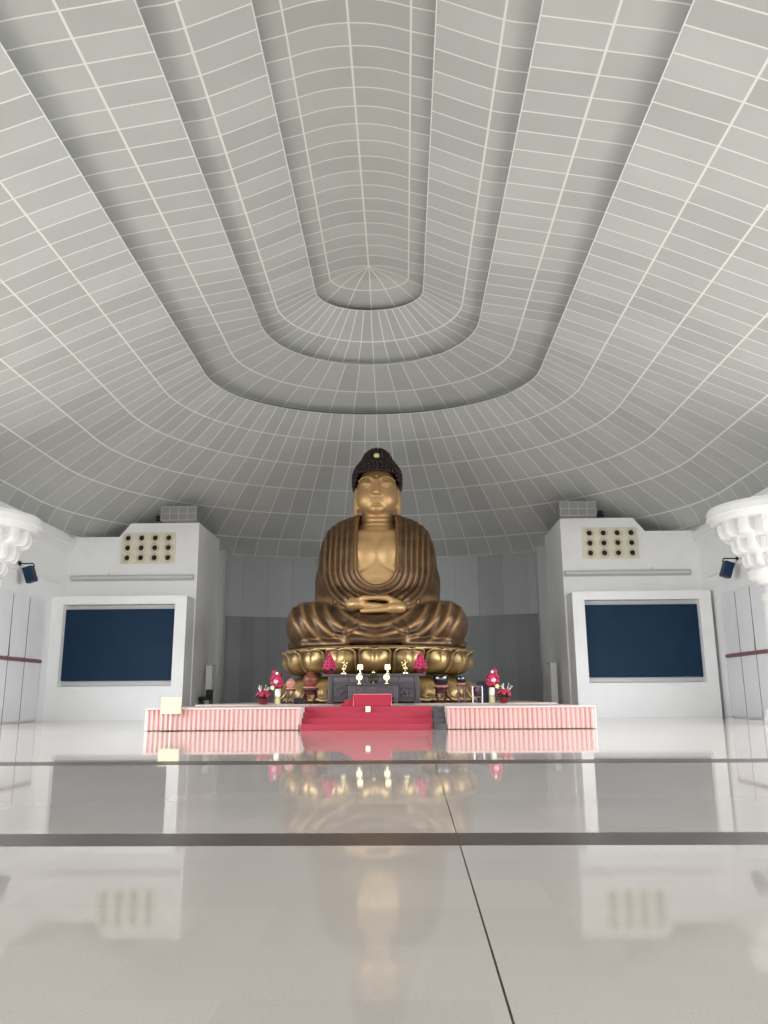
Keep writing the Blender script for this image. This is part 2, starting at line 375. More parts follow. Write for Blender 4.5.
# niche wall following the apse, upper panels paler than lower ones
def niche(z0, z1, m, name, off):
    bm = BM(); xs = np.linspace(-10.4, 10.4, 15); prev = None
    for x in xs:
        y = 35.8+11.75*math.sqrt(max(0, 1-(x/16.0)**2))+off
        a = bm.verts.new((x, y, z0)); b = bm.verts.new((x, y, z1)); c = bm.verts.new((x, y+.3, z1)); d = bm.verts.new((x, y+.3, z0))
        if prev:
            for i in range(4): bm.faces.new((prev[i], prev[(i+1) % 4], (a, b, c, d)[(i+1) % 4], (a, b, c, d)[i]))
        prev = (a, b, c, d)
    return struct(obj(name, bm, m))
niche(0, 5.52, M['niche_lo'], 'wall_back', 0)
niche(5.52, 9.3, M['niche_hi'], 'wall_back_upper', -.03)
for k, s in enumerate((-1, 1)):
    bm = BM(); box(bm, (s*8.86-.16, 44.0, 4.5), (.48, .5, 9.0), .02)
    box(bm, (s*8.86-.16, 43.73, 4.5), (.28, .06, 9.0))
    struct(obj('trim_%d' % (k+5), bm, M['pil']))

# tall boarded doors on the side walls
def door(s, y0, y1, name, gap):
    root = bpy.data.objects.new(name, None); COL.objects.link(root); root['kind'] = 'structure'
    yc = (y0+y1)/2; w = y1-y0-.03
    bm = BM(); box(bm, (s*15.55, yc, 1.3), (.08, w, 2.52), .01); obj('door_panel', bm, M['panel_white'], root)
    bm = BM(); box(bm, (s*15.55, yc, 4.06), (.08, w-.01, 2.66), .01); obj('door_panel', bm, M['panel_white'], root)
    bm = BM(); box(bm, (s*15.50, yc, 2.64), (.10, y1-y0, .14), .01); obj('door_rail', bm, M['rail'], root)
    bm = BM()
    prism_xz(bm, [(s*15.59, .05), (s*15.50, .05), (s*15.50, 5.36), (s*15.59, 5.36)], y0-.007, y0+.007)
    if gap: prism_yz(bm, [(y0-.02, 2.75), (y0+.09, 2.75), (y0+.03, 3.4), (y0+.01, 4.6), (y0-.02, 4.6)], s*15.50, s*15.515)
    obj('door_seam', bm, M['seam'], root)
    return root
n = 0
for s in (-1, 1):
    ys = [36.72, 35.15, 33.62, 32.05, 30.5, 28.9, 27.3]
    for i in range(4):
        n += 1; door(s, ys[i+1], ys[i], 'door_%d' % n, i in (1, 3))
for k, s in enumerate((-1, 1)):
    bm = BM(); box(bm, (s*15.57, 33.65, 5.43), (.08, 6.3, .08)); box(bm, (s*15.56, 36.78, 1.33), (.12, .07, 2.66))
    struct(obj('door_frame_left' if s < 0 else 'door_frame_right', bm, M['panel_white']))

# ------------------------------------------------------------------ pillars with stepped corbel capitals
def make_pillar(loc, label):
    t = thing('pillar', label, 'pillar', loc, 'white pillars'); t.scale = (1, 1, .968)
    bm = BM(); lathe(bm, [(1.05, 0), (1.05, .22), (1.0, .26), (.98, .5), (.86, .56), (.84, .66), (.74, .74)], n=48); autosmooth(obj('plinth', bm, M['pillar'], t), 30)
    bm = BM(); lathe(bm, [(.70, .74), (.685, 2.0), (.675, 4.30), (.72, 4.36), (.72, 4.5), (.60, 4.54), (.60, 4.82)], n=48); autosmooth(obj('shaft', bm, M['pillar'], t), 30)
    bm = BM()
    lathe(bm, [(.60, 4.80), (.80, 4.86), (.82, 4.98), (.92, 5.0), (1.06, 5.12), (1.10, 5.34), (1.0, 5.48), (.95, 5.5), (.95, 5.9), (1.22, 5.92), (1.22, 6.45), (1.5, 6.47), (1.5, 7.1), (2.02, 7.12), (2.1, 7.18), (2.14, 7.3), (2.24, 7.34), (2.24, 7.58), (2.18, 7.62), (2.18, 7.68), (0, 7.68)], n=64)
    cap = autosmooth(obj('capital', bm, M['pillar'], t), 30)
    for k in range(14):
        a = 2*PI*k/14+.12
        bm = BM()
        # one bracket: three stacked rounded steps, each reaching further out than the one below
        for r0, r1, z0, z1, wd in ((.8, 1.20, 5.46, 6.02, .24), (.9, 1.52, 5.98, 6.58, .30), (1.1, 1.90, 6.54, 7.14, .38)):
            prof = [(r0, z1), (r1, z1), (r1, z0+.24), (r1-.05, z0+.10), (r1-.16, z0+.02), (r0, z0)]
            aa = [bm.verts.new((x, -wd/2, z)) for x, z in prof]; bb = [bm.verts.new((x, wd/2, z)) for x, z in prof]
            bm.faces.new(aa); bm.faces.new(bb[::-1])
            for i in range(6): bm.faces.new((aa[i], bb[i], bb[(i+1) % 6], aa[(i+1) % 6]))
        bmesh.ops.rotate(bm, cent=(0, 0, 0), matrix=Matrix.Rotation(a, 3, 'Z'), verts=bm.verts)
        bmesh.ops.recalc_face_normals(bm, faces=bm.faces)
        bmesh.ops.bevel(bm, geom=list(bm.edges), offset=.045, segments=2, affect='EDGES', profile=.5)
        autosmooth(obj('corbel', bm, M['pillar'], cap), 60)
    return t
make_pillar((-14.38, 28, 0), 'white round pillar with stepped corbel capital at the left edge of the hall')
make_pillar((14.25, 28, 0), 'white round pillar with stepped corbel capital at the right edge of the hall')

# ------------------------------------------------------------------ screens, vents, lights and boxes on the back piers
SIDE = {-1: 'left', 1: 'right'}
for s in (-1, 1):
    sd = SIDE[s]
    cx = -12.38 if s < 0 else 12.2; fy = 37.6
    t = thing('video_screen', 'large dark blue screen in a white wall housing to the %s of the golden statue' % sd, 'screen', (cx, fy, 0), 'big screens')
    bm = BM(); hw = 3.215
    # housing with a recessed opening
    x0, x1, z0, z1 = -2.66, 2.66, 1.52, 5.33
    box(bm, ((-hw+x0)/2, .7, 2.86), (x0+hw, 1.39, 5.72)); box(bm, ((hw+x1)/2, .7, 2.86), (hw-x1, 1.39, 5.72))
    box(bm, (0, .7, z0/2), (x1-x0, 1.4, z0)); box(bm, (0, .7, (z1+5.72)/2), (x1-x0, 1.4, 5.72-z1)); box(bm, (0, 1.0, (z0+z1)/2), (x1-x0, .8, z1-z0))
    obj('housing', bm, M['white'], t)
    bm = BM(); box(bm, (0, .46, 3.46), (5.40, .22, 3.34), .01); obj('screen_panel', bm, M['screen'], t)
    for q in ((0, .55, 1.66, 5.32, .20, .2), (0, .55, 5.22, 5.32, .2, .2)):
        bm = BM(); box(bm, q[:3], q[3:]); obj('screen_edging', bm, M['screen_frame'], t)

    t = thing('air_vent_panel', 'cream panel with twelve round air nozzles on the white wall %s of the statue' % sd, 'vent', (-11.6 if s < 0 else 11.3, 39.0, 8.27), 'air vent panels')
    bm = BM(); box(bm, (0, -.03, 0), (2.72, .06, 1.58), .015); obj('panel', bm, M['vent_panel'], t)
    ring = BM(); lathe(ring, [(.235, 0), (.235, .03), (.20, .09), (.165, .10), (.125, .05), (.125, .01)], n=24)
    bmesh.ops.rotate(ring, cent=(0, 0, 0), matrix=Matrix.Rotation(PI/2, 3, 'X'), verts=ring.verts)
    hole = BM(); lathe(hole, [(.127, 0), (.127, .03), (.11, .045), (0, .045)], n=20)
    bmesh.ops.rotate(hole, cent=(0, 0, 0), matrix=Matrix.Rotation(PI/2, 3, 'X'), verts=hole.verts)
    r0 = h0 = None
    for i in range(4):
        for j in range(3):
            p = (-1.02+i*.68, -.06, -.50+j*.50)
            if r0 is None:
                r0 = autosmooth(obj('nozzle', ring, M['nozzle'], t, p)); h0 = obj('opening', hole, M['black'], r0, (0, 0, 0))
            else:
                c = r0.copy(); COL.objects.link(c); c.location = p; d = h0.copy(); COL.objects.link(d); d.parent = c

    t = thing('strip_light', 'long grey strip light on the white wall above the %s screen' % sd, 'light', (-12.3 if s < 0 else 12.0, 38.993, 6.78), 'strip lights')
    bm = BM(); prism_yz(bm, [(0, .15), (-.16, .12), (-.20, -.02), (0, -.15)], -3.05, 3.05); obj('housing', bm, M['lamp_grey'], t)
    bm = BM(); box(bm, (0, -.20, .0), (6.0, .06, .12), .02); obj('diffuser', bm, M['diffuser'], t)
    bm = BM(); tube(bm, [(-s*-1.2, -.02, .14), (-s*-1.2, -.02, .26)], .02); obj('conduit', bm, M['lamp_grey'], t)

    bm = BM(); box(bm, (0, 0, .36), (1.78, .9, .72), .01)
    t = tag(obj('duct_box', bm, M['tilebox'], None, (-10.02 if s < 0 else 9.7, 38.9, 9.55)), 'grey gridded duct box on top of the wall %s of the statue' % sd, 'box', 'duct boxes on the piers')
    bm = BM()
    for x in (-.88, -.44, 0, .44, .88): box(bm, (x, -.455, .36), (.03, .02, .72))
    for z in (.02, .36, .70): box(bm, (0, -.455, z), (1.78, .02, .03))
    obj('battens', bm, M['tileline'], t)
    t = thing('floodlight', 'small black floodlight beside the duct box %s of the statue' % sd, 'light', (-11.2 if s < 0 else 10.95, 39.2, 9.54), 'floodlights on the piers')
    bm = BM(); box(bm, (0, 0, .03), (.30, .2, .06), .01); tube(bm, [(-.16, 0, .04), (-.16, 0, .28)], .02); tube(bm, [(.16, 0, .04), (.16, 0, .28)], .02); obj('bracket', bm, M['black'], t)
    bm = BM(); box(bm, (0, 0, .28), (.28, .22, .24), .04, Matrix.Rotation(-.4, 3, 'X')); obj('lamp_head', bm, M['navy'], t)

    t = thing('wall_speaker', 'dark blue wall speaker on a black bracket beside the %s pillar capital' % sd, 'speaker', (s*15.55, 34.0 if s < 0 else 34.6, 6.34), 'wall speakers')
    tilt = Matrix.Rotation(s*.32, 3, 'Y') @ Matrix.Rotation(.10, 3, 'X')
    bm = BM(); box(bm, (-s*.52, -.1, -.12), (.40, .40, .70), .03, tilt); obj('cabinet', bm, M['navy'], t)
    bm = BM(); box(bm, (-s*.52, -.31, -.12), (.34, .03, .60), .015, tilt); obj('grille', bm, M['screen'], t)
    bm = BM(); tube(bm, [(0, -.1, .36), (-s*.62, -.1, .36), (-s*.68, -.1, .22)], .03); box(bm, (-s*.03, -.1, .36), (.05, .2, .22), .01); obj('bracket', bm, M['black'], t)

    t = thing('white_post', 'short white post with grey side beside the %s niche edge' % sd, 'post', (-8.74 if s < 0 else 8.52, 41.2, 0), 'short white posts')
    bm = BM(); box(bm, (0, 0, 1.28), (.32, .8, 2.56), .02); obj('shaft', bm, M['white'], t)
    bm = BM(); box(bm, (0, 0, 2.58), (.36, .84, .06), .01); obj('cap', bm, M['pil'], t)
t = thing('stool', 'small black stool against the white post at the left of the niche', 'stool', (-8.75, 40.4, 0))
bm = BM(); box(bm, (0, 0, .95), (.62, .5, .16), .05); obj('seat', bm, M['black'], t)
for x in (-.26, .26):
    for y in (-.2, .2):
        bm = BM(); box(bm, (x, y, .44), (.06, .06, .88)); obj('leg', bm, M['black'], t)
bm = BM(); box(bm, (.12, .2, 1.2), (.36, .10, .36), .04); obj('backrest', bm, M['black'], t)

# ------------------------------------------------------------------ stage with pleated skirts, steps and carpet
PZ = .67; PF = 25.3; DZ = .734
stage = thing('stage', 'low wide stage carrying the statue, with beige carpet top', 'stage', (0, PF, 0))
bm = BM()
box(bm, (-4.49, 9.0, PZ/2), (4.76, 17.9, PZ)); box(bm, (4.60, 9.0, PZ/2), (4.50, 17.9, PZ)); box(bm, (.125, 9.75, PZ/2), (4.46, 16.4, PZ))
obj('deck', bm, M['deck'], stage)
bm = BM(); box(bm, (0, 11.9, PZ+.032), (13.4, 13.6, .063), .01); obj('carpet', bm, M['deck'], stage)
def skirt(x0, x1, side):
    bm = BM(); npl = int(round((x1-x0)/.145)); pts = []
    for i in range(npl):
        x = x0+(x1-x0)*i/npl; d = (x1-x0)/npl; j = .006*math.sin(i*7.3)
        pts += [(x, -.048), (x+d*.12, -.085+j), (x+d*.46, -.10+j), (x+d*.60, -.08), (x+d*.70, -.048)]
    pts.append((x1, -.048))
    if side:   # return along the stage side
        q = []
        for i in range(30):
            y = .0+i*.145; q += [(0, y), (.06, y+.02), (.075, y+.07), (.06, y+.09), (0, y+.1)]
        if side < 0: pts = [(x0-.0-a, b) for a, b in q][::-1]+pts
        else: pts = pts+[(x1+a, b) for a, b in q]
    prev = None
    for x, y in pts:
        a = bm.verts.new((x, y, PZ+.0)); b = bm.verts.new((x, y, PZ*.5)); c = bm.verts.new((x, y*1.06, .025))
        if prev: bm.faces.new((prev[0], prev[1], b, a)); bm.faces.new((prev[1], prev[2], c, b))
        prev = (a, b, c)
    return obj('skirt', bm, M['pink'], stage)
skirt(-6.88, -2.11, -1); skirt(2.36, 6.86, 1)
for x0, x1 in ((-6.92, -2.11), (2.36, 6.90)):
    bm = BM(); box(bm, ((x0+x1)/2, -.055, PZ-.015), (x1-x0, .13, .06), .015); obj('skirt_heading', bm, M['pink_band'], stage)
for k in range(4):   # granite steps in the opening
    bm = BM(); z1 = PZ*(k+1)/4
    box(bm, (.125, -.15+.36*k+.88-.18*k, z1/2), (4.44, 1.74-.36*k, z1), .008); obj('step', bm, M['granite'], stage)
bm = BM(); box(bm, (2.02, -.19, .33), (.10, .14, .66)); obj('step_cheek', bm, M['granite_d'], stage)
# red carpet running up the steps
bm = BM()
pr = [(-.175, .004)]
for k in range(4):
    yk = -.15+.88-.18*k+.36*k-(1.74-.36*k)/2; z1 = PZ*(k+1)/4
    pr += [(yk-.022, PZ*k/4+.012 if k else .004), (yk-.022, z1+.012)]
pr += [(1.9, PZ+.012), (1.9, PZ+.002)]
top = [(a, b) for a, b in pr]
a_ = [bm.verts.new((-2.09, y, z)) for y, z in top]; b_ = [bm.verts.new((1.93, y, z)) for y, z in top]
for i in range(len(top)-1): bm.faces.new((a_[i], a_[i+1], b_[i+1], b_[i]))
tag(obj('red_carpet', bm, M['red'], None, (0, PF, 0)), 'red carpet running up the front steps of the stage', 'carpet')
# white card on the top step and cream board on its stand
t = thing('name_card', 'small white card standing on the red carpet at the top step', 'card', (-.08, 26.07, .517))
bm = BM(); box(bm, (0, 0, .0), (.15, .012, .17), .002, Matrix.Rotation(-.15, 3, 'X')); 
for v in bm.verts: v.co.z += .086
obj('card_face', bm, M['card'], t)
bm = BM(); prism_yz(bm, [(.02, 0), (.10, 0), (.02, .15)], -.05, .05); obj('easel_back', bm, M['card'], t)
t = thing('sign_stand', 'blank cream sign board on a slim stand before the left end of the pink skirt', 'sign', (-6.07, 25.02, 0))
bm = BM(); box(bm, (0, 0, .76), (.62, .03, .50), .006); obj('board', bm, M['cream'], t)
bm = BM(); tube(bm, [(0, .02, .02), (0, .02, .54)], .014); obj('pole', bm, M['steel'], t)
bm = BM(); box(bm, (.0, 0, .012), (.60, .16, .024), .008); obj('base', bm, M['black'], t)
# kneeling box
t = thing('kneeling_bench', 'red cloth covered kneeling bench with a stepped left end, on the stage before the altar', 'bench', (.02, 27.3, PZ+.014))
bm = BM(); box(bm, (0, 0, .19), (1.26, .6, .38), .02); obj('body', bm, M['red_cloth'], t)
bm = BM(); box(bm, (-.78, .05, .10), (.30, .5, .20), .02); box(bm, (-.98, .08, .05), (.14, .45, .10), .02); box(bm, (-.67, .05, .14), (.1, .45, .28), .02); obj('step', bm, M['red_cloth'], t)
bm = BM(); tube(bm, [(-.625, -.305, .01), (-.625, -.305, .378), (.625, -.305, .378), (.625, -.305, .01)], .014); obj('piping', bm, M['red_trim'], t)

# the statue and the altar things are built a little large and set to this size
K = .967; SIZE = K
# ------------------------------------------------------------------ implicit surfaces for the statue
def surface_nets(f, lo, hi, h):
    n = [int(math.ceil((hi[i]-lo[i])/h))+1 for i in range(3)]
    ax = [np.arange(n[i], dtype=np.float32)*h+lo[i] for i in range(3)]
    S = np.empty(n, np.float32)
    X, Y = np.meshgrid(ax[0], ax[1], indexing='ij')
    Zc = 16
    for k in range(0, n[2], Zc):
        zz = ax[2][k:k+Zc]
        S[:, :, k:k+Zc] = f(X[:, :, None]+0*zz, Y[:, :, None]+0*zz, 0*X[:, :, None]+zz)
    ins = S < 0
    m = [a-1 for a in n]
    cnt = np.zeros(m, np.float32); acc = np.zeros(m+[3], np.float32)
    def sl(o): return tuple(slice(o[i], o[i]+m[i]) for i in range(3))
    corners = [(a, b, c) for a in (0, 1) for b in (0, 1) for c in (0, 1)]
    for c0 in corners:
        for ax_ in range(3):
            if c0[ax_]: continue
            c1 = list(c0); c1[ax_] = 1; c1 = tuple(c1)
            A, B = S[sl(c0)], S[sl(c1)]; x = ins[sl(c0)] != ins[sl(c1)]
            t = np.where(x, A/(np.where(A == B, 1, A-B)), 0)
            cnt += x
            for d in range(3):
                acc[..., d] += np.where(x, c0[d]+(t if d == ax_ else 0), 0)
    act = cnt > 0
    idx = -np.ones(m, np.int64); idx[act] = np.arange(act.sum())
    P = np.argwhere(act).astype(np.float32)+acc[act]/cnt[act][:, None]
    V = P*h+np.array(lo, np.float32)
    quads = []
    for ax_ in range(3):
        a1, a2 = (ax_+1) % 3, (ax_+2) % 3
        s0 = [slice(None)]*3; s1 = [slice(None)]*3
        s0[ax_] = slice(0, n[ax_]-1); s1[ax_] = slice(1, n[ax_])
        x = ins[tuple(s0)] != ins[tuple(s1)]
        E = np.argwhere(x); E = E[(E[:, a1] > 0) & (E[:, a1] < n[a1]-1) & (E[:, a2] > 0) & (E[:, a2] < n[a2]-1)]
        flip = ins[E[:, 0], E[:, 1], E[:, 2]]
        def cell(d1, d2):
            q = E.copy(); q[:, a1] -= d1; q[:, a2] -= d2
            return idx[q[:, 0], q[:, 1], q[:, 2]]
        Q = np.stack([cell(1, 1), cell(0, 1), cell(0, 0), cell(1, 0)], 1)
        Q[~flip] = Q[~flip][:, ::-1]
        quads.append(Q)
    return V, np.concatenate(quads)
def smin(a, b, k):
    h = np.clip(.5+.5*(b-a)/k, 0, 1); return b*(1-h)+a*h-k*h*(1-h)
def smax(a, b, k): return -smin(-a, -b, k)
def ell(x, y, z, c, r):
    px, py, pz = (x-c[0])/r[0], (y-c[1])/r[1], (z-c[2])/r[2]
    k0 = np.sqrt(px*px+py*py+pz*pz)+1e-6; k1 = np.sqrt((px/r[0])**2+(py/r[1])**2+(pz/r[2])**2)+1e-6
    return k0*(k0-1)/k1
def cap(x, y, z, a, b, r0, r1=None):
    r1 = r0 if r1 is None else r1
    d = (b[0]-a[0], b[1]-a[1], b[2]-a[2]); L2 = d[0]**2+d[1]**2+d[2]**2
    t = np.clip(((x-a[0])*d[0]+(y-a[1])*d[1]+(z-a[2])*d[2])/L2, 0, 1)
    return np.sqrt((x-a[0]-t*d[0])**2+(y-a[1]-t*d[1])**2+(z-a[2]-t*d[2])**2)-(r0+(r1-r0)*t)
def sstep(a, b, x): t = np.clip((x-a)/(b-a), 0, 1); return t*t*(3-2*t)
def net_obj(name, parts, m, parent, gold_mix):
    vs, fs, off = [], [], 0
    for V, Q in parts: vs.append(V); fs.append(Q+off); off += len(V)
    V = np.concatenate(vs); Q = np.concatenate(fs)
    me = bpy.data.meshes.new(name)
    me.vertices.add(len(V)); me.vertices.foreach_set('co', V.astype(np.float32).ravel())
    me.loops.add(Q.size); me.loops.foreach_set('vertex_index', Q.astype(np.int32).ravel())
    me.polygons.add(len(Q)); me.polygons.foreach_set('loop_start', np.arange(0, Q.size, 4, dtype=np.int32))
    me.update(calc_edges=True); me.validate()
    at = me.attributes.new('gold_mix', 'FLOAT', 'POINT'); at.data.foreach_set('value', gold_mix(V[:, 0], V[:, 1], V[:, 2]).astype(np.float32))
    return link(name, me, m, parent, smooth=True)

# body section of the torso: half width and half depth by height (local z, 0 = top of the lotus seat)
TZ = [-.5, 1.0, 2.2, 3.25, 4.4, 5.15, 5.55, 5.88, 6.12, 6.32]
TA = [2.3, 2.5, 2.80, 2.78, 2.68, 2.46, 2.22, 1.80, 1.15, .5]
TB = [1.5, 1.55, 1.58, 1.58, 1.50, 1.32, 1.18, 1.0, .8, .5]
def torso(x, y, z, inset=0., n=2.5):
    a = np.interp(z, TZ, TA)-inset; b = np.interp(z, TZ, TB)-inset
    rho = (np.abs(x/a)**n+np.abs(y/b)**n)**(1/n)
    return (rho-1)*np.minimum(a, b)*.9
def opening(x, z):
    """2-D distance to the bare-chest opening: straight sides, rounded foot"""
    w = .80+.06*np.sin((z-2.8)*.9)
    zz = np.maximum(3.62-z, 0)
    return np.sqrt(x*x+(zz*.97)**2)-w
def ridge(s): return np.power(.5+.5*np.cos(2*PI*s), .8)
def leg_center(x, z): return np.hypot(x*.92, (z-2.15)*1.15)
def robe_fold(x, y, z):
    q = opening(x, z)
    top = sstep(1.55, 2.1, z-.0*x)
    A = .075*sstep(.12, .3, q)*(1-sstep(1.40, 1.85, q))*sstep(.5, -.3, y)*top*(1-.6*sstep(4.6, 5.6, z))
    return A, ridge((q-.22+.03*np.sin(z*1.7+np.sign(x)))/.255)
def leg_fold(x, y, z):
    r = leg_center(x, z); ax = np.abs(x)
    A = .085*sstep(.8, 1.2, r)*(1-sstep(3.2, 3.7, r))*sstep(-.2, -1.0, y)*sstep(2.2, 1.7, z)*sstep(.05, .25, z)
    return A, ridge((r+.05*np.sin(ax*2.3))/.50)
def robe_sdf(x, y, z):
    ax = np.abs(x)
    A, f = robe_fold(x, y, z)
    d = torso(x, y, z)
    arm = cap(ax, y, z, (2.08, -.25, 3.0), (2.05, -.75, 2.25), .60, .56)
    fore = cap(ax, y, z, (2.1, -.75, 2.2), (1.15, -2.05, 1.9), .56, .44)
    d = smin(smin(d, arm, .4), fore, .3)
    d = d-A*f
    # collar rim then cut the opening
    q = opening(x, z)
    rim = (.05*np.exp(-((q-.07)/.07)**2))*sstep(.2, -.3, y)*sstep(2.3, 2.6, z)
    d = d-rim
    cut = np.maximum(q, y+.15); cut = np.maximum(cut, 2.6-z)
    d = smax(d, -cut, .06)
    # legs folded under the robe
    thigh = cap(ax, y, z, (1.0, -.2, .95), (2.9, -1.55, .98), 1.0, 1.02)
    shin = cap(ax, y, z, (2.85, -1.6, .92), (.25, -2.35, .66), .98, .70)
    hip = ell(x, y, z, (0, .3, .6), (2.7, 1.7, 1.1))
    lap = ell(x, y, z, (0, -1.9, .70), (1.5, 1.22, .72))
    lg = smin(smin(thigh, shin, .3), smin(hip, lap, .3), .3)
    A2, f2 = leg_fold(x, y, z)
    lg = lg-A2*f2
    # two pointed pleats and the turned hem at the ankles
    for cx in (1.12,):
        lg = smin(lg, cap(ax, y, z, (cx-.35, -2.72, 1.38), (cx+.12, -3.02, .62), .10, .17), .12)
        lg = smin(lg, cap(ax, y, z, (cx+.10, -3.05, .60), (cx-.38, -3.06, .86), .12, .05), .08)
    hem = smin(cap(ax, y, z, (.0, -3.10, .26), (1.2, -2.98, .34), .20, .17), cap(ax, y, z, (1.2, -2.98, .34), (1.62, -2.85, .52), .15, .08), .1)
    hem2 = smin(cap(ax, y, z, (1.25, -2.95, .14), (3.0, -2.3, .16), .17, .20), cap(ax, y, z, (3.0, -2.3, .16), (3.7, -1.2, .16), .2, .22), .15)
    lg = smin(lg, smin(hem, hem2, .08), .10)
    d = smin(d, lg, .18)
    return np.maximum(d, -z+.004)
def robe_gold_mix(x, y, z):
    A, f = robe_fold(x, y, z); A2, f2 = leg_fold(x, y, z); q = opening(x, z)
    g = .16+.55*np.power(f, 5)*np.clip(A/.075, 0, 1)+.75*np.power(f2, 7)*np.clip(A2/.085, 0, 1)  # fold ridges coloured a lighter gold than the hollows
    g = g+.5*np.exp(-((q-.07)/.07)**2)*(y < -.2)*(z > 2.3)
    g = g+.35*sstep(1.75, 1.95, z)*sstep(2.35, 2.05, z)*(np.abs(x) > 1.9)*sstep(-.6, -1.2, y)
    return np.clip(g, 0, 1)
def head_sdf(x, y, z):
    ax = np.abs(x)
    d = ell(x, y, z, (0, .02, 7.35), (.97, 1.13, 1.22))
    d = smin(d, ell(x, y, z, (0, -.30, 6.78), (.88, .84, .70)), .38)
    d = smin(d, ell(ax, y, z, (.44, -.68, 6.86), (.40, .37, .40)), .22)
    d = smin(d, ell(x, y, z, (0, -.90, 6.36), (.33, .26, .22)), .18)
    # eyes
    d = smax(d, -ell(ax, y, z, (.40, -1.27, 7.56), (.33, .22, .15)), .12)
    d = smin(d, ell(ax, y, z, (.42, -.94, 7.50), (.27, .19, .15)), .05)
    d = smax(d, -smin(cap(ax, y, z, (.19, -1.15, 7.43), (.42, -1.15, 7.395), .026), cap(ax, y, z, (.42, -1.15, 7.395), (.66, -1.02, 7.45), .026), .02), .03)
    # brows run into the nose
    br = [(.10, -1.12, 7.66), (.24, -1.11, 7.77), (.40, -1.08, 7.82), (.56, -1.0, 7.82), (.70, -.90, 7.78), (.84, -.74, 7.69)]
    bw = None
    for p0, p1 in zip(br, br[1:]):
        q = cap(ax, y, z, p0, p1, .035)
        bw = q if bw is None else np.minimum(bw, q)
    d = smin(d, bw, .13)
    d = smin(d, cap(x, y, z, (0, -1.10, 7.66), (0, -1.33, 7.06), .10, .15), .10)
    d = smin(d, ell(ax, y, z, (.15, -1.20, 7.02), (.11, .14, .09)), .06)
    d = smax(d, -ell(ax, y, z, (.085, -1.30, 6.925), (.05, .08, .05)), .03)
    # lips
    d = smin(d, ell(ax, y, z, (.11, -1.07, 6.745), (.22, .13, .065)), .04)
    d = smin(d, ell(x, y, z, (0, -1.07, 6.615), (.24, .12, .075)), .05)
    d = smax(d, -smin(cap(ax, y, z, (0, -1.2, 6.685), (.16, -1.17, 6.68), .022), cap(ax, y, z, (.16, -1.17, 6.68), (.31, -1.05, 6.735), .022), .02), .025)
    d = smax(d, -ell(x, y, z, (0, -1.16, 6.49), (.22, .10, .05)), .08)
    d = smin(d, ell(x, y, z, (0, -1.11, 7.86), (.055, .05, .055)), .02)   # urna
    # ears with long lobes
    e = smin(ell(ax, y, z, (.99, .02, 7.28), (.11, .27, .42)), cap(ax, y, z, (1.0, -.06, 7.0), (.99, -.14, 6.28), .12, .125), .12)
    e = smax(e, -ell(ax, y, z, (1.10, -.10, 7.28), (.07, .13, .26)), .05)
    e = smax(e, -ell(ax, y, z, (1.01, -.28, 6.45), (.05, .10, .22)), .04)
    d = smin(d, e, .06)
    # neck with three folds
    neck = np.sqrt(x*x+(y-.02)**2)-(.74+.22*sstep(5.95, 5.35, z)); neck = np.maximum(neck, np.maximum(4.8-z, z-7.0))
    for zr, rr in ((6.0, .76), (5.78, .82), (5.56, .90)):
        neck = smin(neck, np.sqrt((np.sqrt(x*x+(y-.02)**2)-rr)**2+(z-zr+.10*sstep(.2, -.8, y))**2)-.07, .08)
    d = smin(d, neck, .10)
    # chest, breast and belly inside the robe
    ch = torso(x, y, z, .17)
    ch = smax(np.maximum(ch, 2.3-z), z-5.42, .30)
    pec = ell(ax, y, z, (.55, -.86, 4.25), (.78, .62, .85))
    ch = smin(ch, pec, .10)
    bel = ell(x, y, z, (0, -.80, 2.75), (.95, .66, .55)); ch = smin(ch, bel, .10)
    ch = smax(ch, -smin(cap(ax, y, z, (0, -1.52, 3.86), (.75, -1.42, 3.44), .05), cap(x, y, z, (0, -1.56, 3.9), (0, -1.56, 4.6), .02), .03), .12)
    d = smin(d, ch, .12)
    return d
def hands_sdf(x, y, z):
    d = None
    def U(e, k=.05):
        nonlocal d
        d = e if d is None else smin(d, e, k)
    for s, dz, dy in ((-1, .10, .10), (1, -.10, -.12)):   # statue's right hand rests on its left
        X = x*s
        U(cap(X, y, z, (1.55, -1.75, 1.98), (1.02, -2.30, 1.83+dz*.6), .34, .27), .15)
        U(ell(X, y, z, (.80, -2.45+dy, 1.72+dz), (.50, .42, .25)), .12)
        for i, ln in enumerate((.46, .56, .60, .54)):
            yy = -2.12-.185*i+dy
            a = (.52, yy, 1.73+dz-.02*i); b = (.05, yy-.05, 1.72+dz-.03*i); c = (-ln, yy-.02, 1.66+dz-.02*i)
            U(np.minimum(cap(X, y, z, a, b, .135, .115), cap(X, y, z, b, c, .115, .085)), .025)
        a, b, c = (.92, -2.52+dy, 1.86+dz*.5), (.50, -2.66, 2.05), (.045, -2.70, 2.07)
        U(smin(cap(X, y, z, a, b, .17, .115), cap(X, y, z, b, c, .115, .08), .05), .06)
    return d

buddha = thing('buddha_statue', 'giant golden seated Buddha statue with brown robe, hands folded in its lap', 'statue', (-0.05, 35.30, DZ+K*2.277))
body = net_obj('body', [surface_nets(head_sdf, (-1.7, -1.75, 2.2), (1.7, 1.5, 8.7), .034), surface_nets(hands_sdf, (-1.95, -3.2, 1.1), (1.95, -1.3, 2.5), .03)], M['skin'], buddha,
               lambda x, y, z: .5+0*x)
robe = net_obj('robe', [surface_nets(robe_sdf, (-4.3, -3.6, -.15), (4.3, 2.4, 6.3), .056)], M['robe'], buddha, robe_gold_mix)
